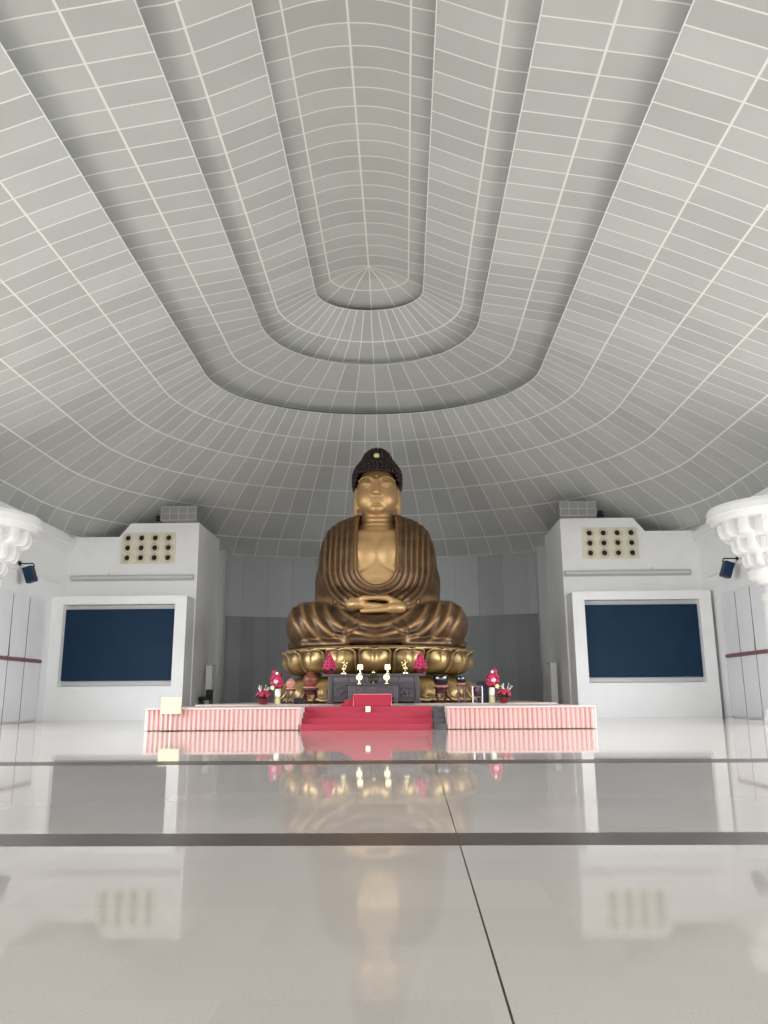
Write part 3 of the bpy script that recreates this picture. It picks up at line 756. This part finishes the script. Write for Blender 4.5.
# hair cap with snail curls and the top knot
HZ = [7.30, 7.60, 7.9, 8.15, 8.30, 8.55, 8.85, 9.18, 9.38, 9.50]
HR = [1.06, 1.11, 1.13, 1.12, 1.08, .96, .72, .56, .34, .0]
def hair_lim(a):   # lower edge of the hair: high across the brow, low at the temples and nape
    f = max(0., -math.sin(a)); return 7.48+.58*min(1, max(0, (f-.25)/.42))
bm = BM()
lathe(bm, [(r*.985, z) for r, z in zip(HR, HZ) if z > 8.05], n=40)
for v in bm.verts: v.co.y = v.co.y*(1.10 if v.co.z < 8.6 else 1.02)+.04
# lower skirt of hair behind the brow
n = 60; rows = []
for k in range(6):
    ring = []
    for i in range(n):
        a = 2*PI*i/n; zl = hair_lim(a); z = zl+(8.15-zl)*k/5; r = np.interp(z, HZ, HR)*.985
        ring.append(bm.verts.new((r*math.cos(a), r*1.10*math.sin(a)+.04, z)))
    rows.append(ring)
for a, b in zip(rows, rows[1:]):
    for i in range(n): bm.faces.new((a[i], a[(i+1) % n], b[(i+1) % n], b[i]))
z = 7.50; row = 0
while z < 9.5:
    r = float(np.interp(z, HZ, HR)); cnt = max(1, int(2*PI*max(r, .05)/.185))
    for i in range(cnt):
        a = 2*PI*(i+.5*(row % 2))/cnt
        if z < hair_lim(a)+.02: continue
        yy = r*(1.10 if z < 8.6 else 1.02)*math.sin(a)+.04
        ball(bm, (r*math.cos(a), yy, z), .098, 1)
    sl = float(np.interp(z+.05, HZ, HR))-float(np.interp(z-.05, HZ, HR)); z += .165/math.hypot(1, sl/.1)*1.0 if z < 9.3 else .1; row += 1
hair = obj('hair', bm, M['hair'], buddha, smooth=True)
bm = BM(); ball(bm, (0, -.76, 8.93), .15, 2, (1, .7, .85)); obj('jewel', bm, M['jewel'], buddha, smooth=True)

# ------------------------------------------------------------------ lotus throne
throne = thing('lotus_throne', 'gilded lotus throne of large petals under the seated Buddha', 'throne', (-0.05, 35.30, DZ))
bm = BM()
lathe(bm, [(4.3, 0), (4.35, .12), (4.1, .25), (3.6, .75), (3.35, 1.05), (3.35, 1.15), (3.55, 1.4), (3.85, 1.9), (4.0, 2.2), (3.98, 2.275), (0, 2.275)], n=96)
autosmooth(obj('core', bm, M['lotus_core'], throne), 40)
def petal_mesh(prof, half, lobes, thick=.05, bul=.20):
    """prof: list of (r, z) from root to tip; half = half width in metres at the widest"""
    nu, nv = 20, 18; P = np.array(prof, float); d = np.concatenate([[0], np.cumsum(np.hypot(*np.diff(P, axis=0).T))])
    vs, fs, gl = [], [], []
    for side in (0, 1):
        for j in range(nv+1):
            v = j/nv
            for i in range(nu+1):
                u = -1+2*i/nu
                wd = half*(.80+.24*math.sin(min(1, v*1.25)*PI*.55))*(1 if v < .78 else math.sqrt(max(.0, 1-((v-.78)/.34)**2)))
                # the tip is notched between two lobes
                vv = v*(1-(.045*math.exp(-(u/.16)**2)+.03*abs(u)**3)*sstep(.6, 1, v)) if lobes else v
                s = vv*d[-1]; r = np.interp(s, d, P[:, 0]); z = np.interp(s, d, P[:, 1])
                pad = bul*math.cos(u*PI/2)**.8*math.sin(PI*min(1, max(0, (v-.04)/.86)))**.9 if v < .9 else 0
                if lobes: pad *= (1-.30*math.exp(-(u/.14)**2)*sstep(.25, .7, v))
                edge = .045*(math.exp(-((abs(u)-.93)/.07)**2)+math.exp(-((v-.95)/.04)**2))
                x = u*wd; R = r+pad+edge-(thick if side else 0)
                a = x/max(r, .1)
                vs.append((R*math.sin(a), -R*math.cos(a), z))
                e = min(1, math.exp(-((abs(u)-.95)/.06)**2)+math.exp(-((v-.96)/.05)**2))
                gl.append(min(1, .05+.70*(pad/bul)**1.5+.75*e))  # bulged centres carry reflected glow painted into the colour; the bright rim is gilding
    o = (nu+1)*(nv+1)
    for side in (0, 1):
        for j in range(nv):
            for i in range(nu):
                q = [side*o+j*(nu+1)+i, side*o+j*(nu+1)+i+1, side*o+(j+1)*(nu+1)+i+1, side*o+(j+1)*(nu+1)+i]
                fs.append(q if not side else q[::-1])
    for j in range(nv):
        for i in (0, nu):
            a = j*(nu+1)+i; b = a+nu+1; fs.append((a, b, b+o, a+o) if i == 0 else (b, a, a+o, b+o))
    for i in range(nu):
        a = nv*(nu+1)+i; fs.append((a, a+1, a+1+o, a+o))
    me = bpy.data.meshes.new('petal'); me.from_pydata(vs, [], fs); me.update()
    at = me.attributes.new('gold_mix', 'FLOAT', 'POINT'); at.data.foreach_set('value', np.array(gl, np.float32))
    return me
up = [(3.42, 1.12), (3.62, 1.22), (3.80, 1.45), (3.93, 1.72), (4.03, 1.93), (4.14, 2.06), (4.27, 2.17)]
dn = [(3.40, 1.10), (3.62, 1.02), (3.95, .82), (4.25, .55), (4.45, .28), (4.60, .06)]
def petals(prof, half, count, off, rs, zs, lobes, bul):
    me = petal_mesh([(r+rs, z+zs) for r, z in prof], half, lobes, bul=bul); me.materials.append(M['petal'])
    me.polygons.foreach_set('use_smooth', [True]*len(me.polygons))
    for k in range(count):
        o = bpy.data.objects.new('petal', me); COL.objects.link(o); o.parent = throne; o.rotation_euler = (0, 0, 2*PI*(k+off)/count)
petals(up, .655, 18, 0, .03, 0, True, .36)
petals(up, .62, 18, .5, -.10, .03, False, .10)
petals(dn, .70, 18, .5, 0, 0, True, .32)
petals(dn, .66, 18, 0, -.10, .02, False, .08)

# ------------------------------------------------------------------ altar tables
AX, AY = -.05, 30.50
t = thing('altar_table', 'long carved grey purple altar table in front of the lotus throne', 'table', (AX, AY, DZ))
bm = BM(); prism_xz(bm, [(-1.98, 1.02), (-1.98, 1.10), (-2.06, 1.20), (-1.95, 1.16), (-1.85, 1.115), (1.85, 1.115), (1.95, 1.16), (2.06, 1.20), (1.98, 1.10), (1.98, 1.02)], -.36, .36); obj('top', bm, M['rosewood_d'], t)
bm = BM(); box(bm, (0, 0, .60), (3.46, .56, .84), .01); obj('body', bm, M['rosewood'], t)
for x in (-1.66, 1.66):
    bm = BM(); box(bm, (x, -.30, .52), (.16, .10, 1.0), .02); obj('leg', bm, M['rosewood'], t)
for x in (-1.66, 1.66):
    bm = BM(); box(bm, (x, .24, .10), (.16, .10, .2), .02); box(bm, (x, -.36, .06), (.26, .12, .12), .03); obj('foot', bm, M['rosewood_d'], t)
for i in range(5):
    bm = BM(); box(bm, (-1.27+i*.635, -.285, .90), (.58, .03, .18), .01); box(bm, (-1.27+i*.635, -.302, .90), (.46, .02, .09), .008); obj('frieze_panel', bm, M['rosewood_l'], t)
for s in (-1, 1):
    bm = BM(); box(bm, (s*1.28, -.285, .47), (.54, .03, .50), .01); pn = obj('carved_panel', bm, M['rosewood'], t)
    bm = BM()
    for k in range(7):
        a = k*.9; ball(bm, (s*1.28+.17*math.cos(a)*(.4+.6*(k % 2)), -.305, .47+.13*math.sin(a)), .06, 1, (1.2, .35, .7))
    tube(bm, [(s*1.28-.22, -.30, .30), (s*1.28-.1, -.31, .40), (s*1.28+.06, -.31, .36), (s*1.28+.22, -.30, .46)], .022); obj('carving', bm, M['rosewood_l'], pn, smooth=True)
bm = BM(); box(bm, (0, -.27, .13), (3.2, .04, .14), .02); obj('apron', bm, M['rosewood_d'], t)

t = thing('offering_table', 'lower carved offering table standing before the long altar table', 'table', (AX, 29.71, DZ))
bm = BM(); box(bm, (0, 0, .70), (2.05, .60, .05), .012); obj('top', bm, M['rosewood_d'], t)
bm = BM(); box(bm, (0, 0, .45), (1.80, .48, .46), .01); obj('body', bm, M['rosewood'], t)
for x in (-.86, .86):
    for y in (-.22, .22):
        bm = BM(); box(bm, (x, y, .34), (.12, .10, .68), .02); obj('leg', bm, M['rosewood'], t)
for i in range(3):
    bm = BM(); x = -.55+.55*i; box(bm, (x, -.25, .50), (.49, .03, .26), .01); pn = obj('carved_panel', bm, M['rosewood'], t)
    bm = BM()
    for k in range(5): ball(bm, (x+.12*math.cos(k*1.26), -.268, .50+.06*math.sin(k*1.26)), .045, 1, (1.2, .3, .7))
    obj('carving', bm, M['rosewood_l'], pn, smooth=True)
bm = BM(); box(bm, (0, -.24, .12), (1.7, .03, .10), .01); obj('stretcher', bm, M['rosewood_d'], t)
ATOP = DZ+K*1.116; OTOP = DZ+K*.726

# lamps
def lamp(loc, label, globe):
    t = thing('table_lamp', label, 'lamp', loc, 'lit lamps on the altar')
    bm = BM(); lathe(bm, [(.09, 0), (.09, .015), (.03, .03), (.02, .06), (.03, .10), (.018, .13), (.018, .17)], n=20); autosmooth(obj('base', bm, M['gold_pale'], t))
    bm = BM()
    if globe: lathe(bm, [(.05, .14), (.09, .16), (.115, .21), (.12, .25), (.10, .31), (.05, .345), (0, .35)], n=24)
    else: lathe(bm, [(.105, .16), (.11, .17), (.10, .34), (.095, .35), (0, .35)], n=24)
    autosmooth(obj('lamp_shade', bm, M['shade'], t))
lamp((-0.56, AY-.12, ATOP), 'lit drum shade lamp on the altar table, left of the incense burner', 0)
lamp((0.46, AY-.12, ATOP), 'lit drum shade lamp on the altar table, right of the incense burner', 0)
lamp((-0.55, 29.59, OTOP), 'lit globe lamp on the low offering table, left of the incense burner', 1)
lamp((0.44, 29.59, OTOP), 'lit globe lamp on the low offering table, right of the incense burner', 1)
# gilded lotus candle stands
def ornament(loc, label, flip):
    t = thing('lotus_ornament', label, 'ornament', loc, 'gold lotus stems on the altar')
    bm = BM(); lathe(bm, [(.13, 0), (.13, .03), (.05, .05), (.03, .08)], n=20); autosmooth(obj('base', bm, M['gold_pale'], t))
    bm = BM(); f = -1 if flip else 1
    tube(bm, [(0, 0, .06), (.015*f, 0, .16), (-.02*f, 0, .26), (.03*f, 0, .38), (-.01*f, 0, .47)], [.022, .018, .018, .016, .012]); obj('stem', bm, M['gold_pale'], t)
    bm = BM()
    for k in range(6):
        a = k*PI/3; ball(bm, (.055*math.cos(a), .055*math.sin(a), .20), .045, 1, (1, 1, 1.5))
    for k in range(4): ball(bm, (f*(.06*math.cos(k*1.7)), .03*math.sin(k), .34+.05*k), .032, 1, (1.3, .7, 1.1))
    obj('blossom', bm, M['gold_pale'], t, smooth=True)
    bm = BM(); tube(bm, [(0, 0, .20), (.11*f, 0, .30), (.13*f, 0, .38)], .012); ball(bm, (.13*f, 0, .42), .04, 1, (1, 1, 1.4)); obj('bud', bm, M['gold_pale'], t, smooth=True)
ornament((-1.18, AY-.1, ATOP), 'slender gold lotus ornament on the altar, next to the left flower cone', 0)
ornament((1.13, AY-.1, ATOP), 'slender gold lotus ornament on the altar, next to the right flower cone', 1)
# incense burner
t = thing('incense_burner', 'dark incense burner with gold finial at the middle of the offering table', 'burner', (-0.04, 29.61, OTOP))
bm = BM(); lathe(bm, [(.10, .06), (.17, .12), (.18, .20), (.14, .26), (.15, .29), (.13, .30), (.06, .38), (.03, .40)], n=24); autosmooth(obj('bowl', bm, M['bronze_dark'], t))
for k in range(3):
    bm = BM(); a = k*2*PI/3+.5; tube(bm, [(.13*math.cos(a), .13*math.sin(a), 0), (.11*math.cos(a), .11*math.sin(a), .10)], [.018, .03]); obj('leg', bm, M['bronze_dark'], t)
for s in (-1, 1):
    bm = BM(); tube(bm, [(s*.16, 0, .22), (s*.24, 0, .24), (s*.24, 0, .33)], .016); obj('handle', bm, M['bronze_dark'], t)
bm = BM(); lathe(bm, [(.05, .39), (.08, .41), (.05, .45), (.025, .49), (0, .54)], n=16); obj('finial', bm, M['gold'], t, smooth=True)

# flower cones
def blossom_mesh(name, m, r):
    bm = BM()
    for k in range(5):
        a = 2*PI*k/5; g = ball(bm, (0, 0, 0), r*.62, 1, (1, .72, .42))
        bmesh.ops.rotate(bm, cent=(0, 0, 0), matrix=Matrix.Rotation(a, 3, 'Z') @ Matrix.Rotation(.5, 3, 'Y'), verts=g)
        bmesh.ops.translate(bm, vec=(r*.52*math.cos(a), r*.52*math.sin(a), 0), verts=g)
    ball(bm, (0, 0, r*.12), r*.3, 1)
    me = bpy.data.meshes.new(name); bmesh.ops.recalc_face_normals(bm, faces=bm.faces); bm.to_mesh(me); bm.free(); me.materials.append(m)
    me.polygons.foreach_set('use_smooth', [True]*len(me.polygons)); return me
BL = {k: blossom_mesh('flower', M[k], .085) for k in ('magenta', 'magenta_l', 'crimson', 'pinkfl', 'yellowfl', 'whitefl')}
def flower(parent, kind, p, out, sc=1.):
    o = bpy.data.objects.new('flower', BL[kind]); COL.objects.link(o); o.parent = parent; o.location = p
    o.rotation_euler = Vector(out).to_track_quat('Z', 'Y').to_euler(); o.scale = (sc, sc, sc)
    return o
def leaf_bm(bm, p, d, ln, w):
    d = Vector(d).normalized(); p = Vector(p); u = d.cross(Vector((0, 0, 1)))
    if u.length < .1: u = Vector((1, 0, 0))
    u.normalize(); nrm = u.cross(d)
    pts = [(0, .0), (.3, .8), (.6, 1), (.85, .6), (1, 0)]
    Lf = [bm.verts.new(p+d*ln*a+u*w*b-nrm*0+Vector((0, 0, -.12*ln*a*a))) for a, b in pts]; Rt = [bm.verts.new(p+d*ln*a-u*w*b+Vector((0, 0, -.12*ln*a*a))+nrm*.01) for a, b in pts[1:-1]]
    mid = [bm.verts.new(p+d*ln*a-nrm*.01*1+Vector((0, 0, .015-.12*ln*a*a))) for a, b in pts[1:-1]]
    for i in range(3):
        a, b = Lf[i], Lf[i+1]; m0 = Lf[0] if i == 0 else mid[i-1]; 
        bm.faces.new((a, b, mid[i]) if i == 0 else (a, b, mid[i], m0)); r0 = Lf[0] if i == 0 else Rt[i-1]
        bm.faces.new((m0, mid[i], Rt[i]) if i == 0 else (m0, mid[i], Rt[i], r0))
    bm.faces.new((Lf[3], Lf[4], mid[2])); bm.faces.new((mid[2], Lf[4], Rt[2]))
def flower_cone(loc, label):
    t = thing('flower_cone', label, 'flowers', loc, 'flower cones on the altar')
    bm = BM(); lathe(bm, [(.10, 0), (.15, .10), (.17, .13), (.15, .14), (0, .14)], n=24); autosmooth(obj('pot', bm, M['pot'], t))
    bm = BM(); lathe(bm, [(.16, .14), (.20, .22), (.05, .78), (0, .80)], n=16)
    for k in range(16):
        a = k*2.4; leaf_bm(bm, (.12*math.cos(a), .12*math.sin(a), .20), (math.cos(a), math.sin(a), .25), .16, .045)
    obj('foliage', bm, M['leaf'], t)
    k = 0
    for ring, (z, r, c) in enumerate(((.24, .24, 11), (.36, .215, 10), (.48, .165, 8), (.60, .12, 6), (.71, .075, 4), (.81, .0, 1))):
        for i in range(c):
            a = 2*PI*(i+.5*(ring % 2))/c; d = (math.cos(a), math.sin(a), .45)
            flower(t, 'magenta_l' if (i+ring) % 3 else 'magenta', (r*d[0], r*d[1], z+.02*math.sin(k*3)), d if r else (0, -.3, 1), .95 if ring < 4 else .75); k += 1
flower_cone((-1.72, AY-.06, ATOP), 'cone of bright pink flowers in a dark pot on the left end of the altar')
flower_cone((1.68, AY-.06, ATOP), 'cone of bright pink flowers in a dark pot on the right end of the altar')
# tall cream vases with bouquets
def vase(loc, label, mir):
    t = thing('flower_vase', label, 'vase', loc, 'tall flower vases')
    bm = BM(); lathe(bm, [(.105, 0), (.115, .01), (.115, .29)], n=24); autosmooth(obj('vase_base', bm, M['porcelain_pat'], t))
    bm = BM(); lathe(bm, [(.115, .29), (.118, .40), (.112, .56), (.122, .575), (.10, .57), (.10, .45), (0, .45)], n=24); autosmooth(obj('vase_body', bm, M['porcelain'], t))
    bm = BM()
    for k in range(22):
        a = k*2.4; leaf_bm(bm, (0, 0, .55), (math.cos(a), math.sin(a), .3+.05*(k % 5)), .24, .05)
    for k in range(5): tube(bm, [(0, 0, .5), (.05*math.cos(k), .05*math.sin(k), .9), (.08*math.cos(k*2), .06*math.sin(k*2), 1.15)], .012)
    ball(bm, (-.03*mir, 0, .85), .17, 2, (1, .9, 1.7)); obj('foliage', bm, M['leaf'], t)
    spots = [(-.16, .62, 'yellowfl', 1.25), (-.03, .86, 'pinkfl', 1.35), (.12, .70, 'crimson', 1.4), (.16, .86, 'magenta', 1.3), (-.18, .82, 'magenta', 1.2), (-.12, 1.05, 'magenta', 1.25), (.06, 1.06, 'crimson', 1.2), (-.10, 1.20, 'magenta', 1.3), (.0, 1.16, 'whitefl', .8), (.10, .98, 'magenta', 1.2), (-.04, .70, 'crimson', 1.1), (.02, .98, 'magenta_l', 1.1), (-.20, .96, 'crimson', 1.0), (.20, .74, 'magenta', 1.0)]
    for x, z, c, sc in spots: flower(t, c, (-.03*mir+x*mir, -.15+.25*abs(x), z), (x*mir*2, -1, .3), sc)
    for i in range(8):
        a = i*.785; flower(t, 'crimson' if i % 2 else 'magenta', (-.03*mir+.19*math.cos(a), .06+.10*abs(math.sin(a)), .72+.055*i), (math.cos(a), .6, .3), 1.2)
vase((-3.64, 30.46, DZ), 'tall cream vase with magenta, pink and yellow flowers left of the altar', 1)
vase((4.32, 30.46, DZ), 'tall cream vase with magenta, pink and yellow flowers right of the altar', -1)
def basket(loc, label, stalks):
    t = thing('flower_arrangement', label, 'flowers', loc, 'low red flower arrangements')
    bm = BM(); lathe(bm, [(.13, 0), (.20, .10), (.22, .18), (.19, .19), (0, .17)], n=24); autosmooth(obj('pot', bm, M['pot'], t))
    bm = BM()
    for k in range(18):
        a = k*2.4; leaf_bm(bm, (.05*math.cos(a), .05*math.sin(a), .17), (math.cos(a), math.sin(a), .5+.1*(k % 4)), .26, .05)
    ball(bm, (0, 0, .28), .15, 2); obj('foliage', bm, M['leaf'], t)
    for i in range(20):
        a = i*2.39996; f = (i+.5)/20; ph = f*1.35; r = .25
        d = (math.sin(ph)*math.cos(a), math.sin(ph)*math.sin(a), math.cos(ph))
        flower(t, 'crimson' if i % 3 else 'magenta', (r*1.1*d[0], r*d[1], .24+r*1.05*d[2]), d, 1.15)
    bm = BM()
    for i in range(13):
        a = i*2.1; p = (stalks*.06+(.10+.014*i)*math.cos(a), .14*math.sin(a), .56+.05*math.sin(i*2.7)+.10*(i % 2))
        tube(bm, [(0, 0, .25), (p[0]*.6, p[1]*.6, .45), p], .006); ball(bm, p, .020, 1)
    obj('sprays', bm, M['whitefl'], t)
basket((-4.15, 30.32, DZ), 'low red flower arrangement at the far left beside the cream vase', -1)
basket((4.74, 30.32, DZ), 'low red flower arrangement with pale sprays at the far right of the altar', 1)

# wooden fish drums, singing bowls and their stands
def stand(loc, h, r, label, legs=4, heavy=False, m='maroon'):
    t = thing('wooden_stand', label, 'stand', loc, 'dark wooden stands')
    bm = BM(); lathe(bm, [(r, h-.05), (r*1.08, h-.035), (r*1.08, h-.01), (r, h), (0, h)], n=28); autosmooth(obj('top', bm, M[m], t))
    if heavy:
        bm = BM(); lathe(bm, [(r*.95, h-.05), (r*.80, h-.12), (r*.92, h-.18), (r*.86, h-.24)], n=28); autosmooth(obj('collar', bm, M[m], t))
    for k in range(legs):
        a = 2*PI*(k+.5)/legs; c, s = math.cos(a), math.sin(a); bm = BM()
        if heavy: tube(bm, [(r*.82*c, r*.82*s, h-.2), (r*1.02*c, r*1.02*s, h*.50), (r*.70*c, r*.70*s, h*.22), (r*.95*c, r*.95*s, .034)], [.045, .055, .04, .05])
        else: tube(bm, [(r*.85*c, r*.85*s, h-.04), (r*.88*c, r*.88*s, 0)], .022)
        obj('leg', bm, M[m], t)
    bm = BM(); ring = [(r*.86*math.cos(2*PI*i/24), r*.86*math.sin(2*PI*i/24), h*(.10 if not heavy else .18)) for i in range(24)]; tube(bm, ring, .02, closed=True); obj('stretcher', bm, M[m], t)
    return t
def wooden_fish(loc, r, m, label):
    t = thing('wooden_fish', label, 'drum', loc, 'wooden fish drums')
    bm = BM(); lathe(bm, [(r*.75, 0), (r*.98, .02), (r*1.0, .05), (r*.85, .07), (0, .07)], n=24); autosmooth(obj('cushion', bm, M['cushion'], t))
    bm = BM(); ball(bm, (0, 0, .05+r*.85), r, 3, (1, .85, .92))
    for v in bm.verts:    # the slit mouth and carved crown
        z = v.co.z-.05-r*.85
        if v.co.y < 0 and abs(z+r*.25) < r*.12: v.co.y *= .82
    obj('body', bm, M[m], t, smooth=True)
    bm = BM()
    for s in (-1, 1): ball(bm, (s*r*.62, -r*.55, .05+r*1.05), r*.16, 2)
    tube(bm, [(-r*.35, -r*.1, .05+r*1.70), (0, -r*.1, .05+r*1.86), (r*.35, -r*.1, .05+r*1.70)], r*.09); obj('carving', bm, M[m], t, smooth=True)
stand((-2.41, 30.41, DZ), .58, .30, 'heavy dark stand under the large red brown wooden fish', 4, True)
wooden_fish((-2.41, 30.41, DZ+K*.58), .30, 'fish_red', 'large red brown wooden fish drum on a heavy dark stand')
stand((-3.15, 30.41, DZ), .54, .19, 'slim tall stand under the small salmon wooden fish', 4)
wooden_fish((-3.15, 30.41, DZ+K*.54), .195, 'fish_pale', 'small salmon wooden fish drum on a slim tall stand')
t = thing('mallet_box', 'low black box on the carpet between the two wooden fish stands', 'box', (-2.85, 30.70, DZ))
bm = BM(); box(bm, (0, 0, .09), (.36, .3, .18), .02); obj('body', bm, M['black'], t)
bm = BM(); box(bm, (0, 0, .20), (.38, .32, .04), .012); obj('lid', bm, M['navy'], t)
def bowl(loc, r, label, grp='black singing bowls'):
    t = thing('singing_bowl', label, 'bowl', loc, grp)
    bm = BM(); lathe(bm, [(r*.6, 0), (r*.95, .012), (r*1.0, .045), (r*.8, .065), (0, .07)], n=28); autosmooth(obj('cushion', bm, M['cushion'], t))
    bm = BM(); lathe(bm, [(0, .065), (r*.55, .07), (r*.86, .07+r*.16), (r*1.0, .07+r*.55), (r*1.0, .07+r*1.05), (r*.93, .07+r*1.30), (r*.98, .07+r*1.36), (r*.93, .07+r*1.38), (r*.86, .07+r*1.2), (r*.85, .07+r*.5), (0, .07+r*.3)], n=36); autosmooth(obj('shell', bm, M['black_gloss'], t), 50)
stand((2.44, 30.41, DZ), .60, .27, 'heavy dark stand under the large black singing bowl', 4, True)
bowl((2.44, 30.41, DZ+K*.60), .29, 'large glossy black singing bowl on the heavy stand right of the altar')
stand((3.18, 30.41, DZ), .68, .17, 'slim tall stand under the small black singing bowl', 4)
bowl((3.18, 30.41, DZ+K*.68), .18, 'small glossy black singing bowl on the slim tall stand')
t = thing('bell_frame', 'pewter frame stand holding a dark purple bowl, right of the singing bowls', 'stand', (3.77, 30.36, DZ))
for x in (-.18, .18):
    for y in (-.14, .14):
        bm = BM(); tube(bm, [(x, y, 0), (x, y, .62)], .018); obj('post', bm, M['stand_metal'], t)
bm = BM(); tube(bm, [(-.18, -.14, .62), (.18, -.14, .62), (.18, .14, .62), (-.18, .14, .62)], .016, closed=True); tube(bm, [(-.18, -.14, .22), (.18, -.14, .22), (.18, .14, .22), (-.18, .14, .22)], .016, closed=True); obj('rail', bm, M['stand_metal'], t)
t = tag(None or bpy.data.objects.new('purple_bowl', None), 'dark purple glossy bowl held in the pewter frame', 'bowl'); COL.objects.link(t); t.location = (3.77, 30.36, DZ+K*.235); t.scale = (K,)*3
bm = BM(); lathe(bm, [(0, 0), (.09, .005), (.145, .08), (.16, .22), (.15, .34), (.155, .36), (.14, .36), (.13, .2), (0, .06)], n=28); autosmooth(obj('shell', bm, M['purple_glass'], t), 50)
bm = BM(); tube(bm, [(.155*math.cos(2*PI*i/24), .155*math.sin(2*PI*i/24), .36) for i in range(24)], .01, closed=True); obj('rim', bm, M['stand_metal'], t)
t = thing('black_speaker', 'black speaker box standing behind the purple bowl and the right vase', 'speaker', (4.02, 30.90, DZ))
bm = BM(); box(bm, (0, 0, .40), (.40, .34, .80), .03); obj('cabinet', bm, M['black'], t)
bm = BM(); box(bm, (0, -.175, .40), (.34, .02, .72), .01); obj('grille', bm, M['navy'], t)

# ------------------------------------------------------------------ light and camera
w = bpy.data.worlds.new('sky'); SC.world = w; w.use_nodes = True
bg = w.node_tree.nodes['Background']; bg.inputs['Color'].default_value = (.93, .965, 1.0, 1); bg.inputs['Strength'].default_value = 3.6

# added area lamps in the unseen side bays, standing in for daylight
for sx in (-1, 1):
    al = bpy.data.lights.new('side_fill', 'AREA'); al.shape = 'RECTANGLE'; al.size = 4.2; al.size_y = 26; al.spread = math.radians(150); al.energy = 5200; al.color = (.93, .965, 1.0)
    ao = bpy.data.objects.new('side_fill', al); COL.objects.link(ao); ao.location = (sx*15.6, 16.8, 4.6); ao.rotation_euler = (0, sx*math.radians(52), -sx*math.radians(10))

cam = bpy.data.cameras.new('camera'); co = bpy.data.objects.new('camera', cam); COL.objects.link(co)
PITCH, YAW, ROLL = (0.226225, 0.023481, 0.006632)
f = Vector((-math.sin(YAW)*math.cos(PITCH), math.cos(YAW)*math.cos(PITCH), math.sin(PITCH)))
r = Vector((math.cos(YAW), math.sin(YAW), 0)); u = r.cross(f)
r2 = math.cos(ROLL)*r-math.sin(ROLL)*u; u2 = math.sin(ROLL)*r+math.cos(ROLL)*u
co.matrix_world = Matrix(((r2.x, u2.x, -f.x, 1.08), (r2.y, u2.y, -f.y, 0), (r2.z, u2.z, -f.z, 1.0), (0, 0, 0, 1)))
cam.sensor_fit = 'VERTICAL'; cam.sensor_height = 36; cam.lens = 800*36/1024; cam.clip_end = 500
SC.camera = co
SC.view_settings.view_transform = 'Standard'; SC.view_settings.look = 'None'; SC.view_settings.gamma = 1; SC.view_settings.use_curve_mapping = False
SC.view_settings.exposure = -0.13
SC.cycles.max_bounces = 10; SC.cycles.diffuse_bounces = 6; SC.cycles.use_denoising = True
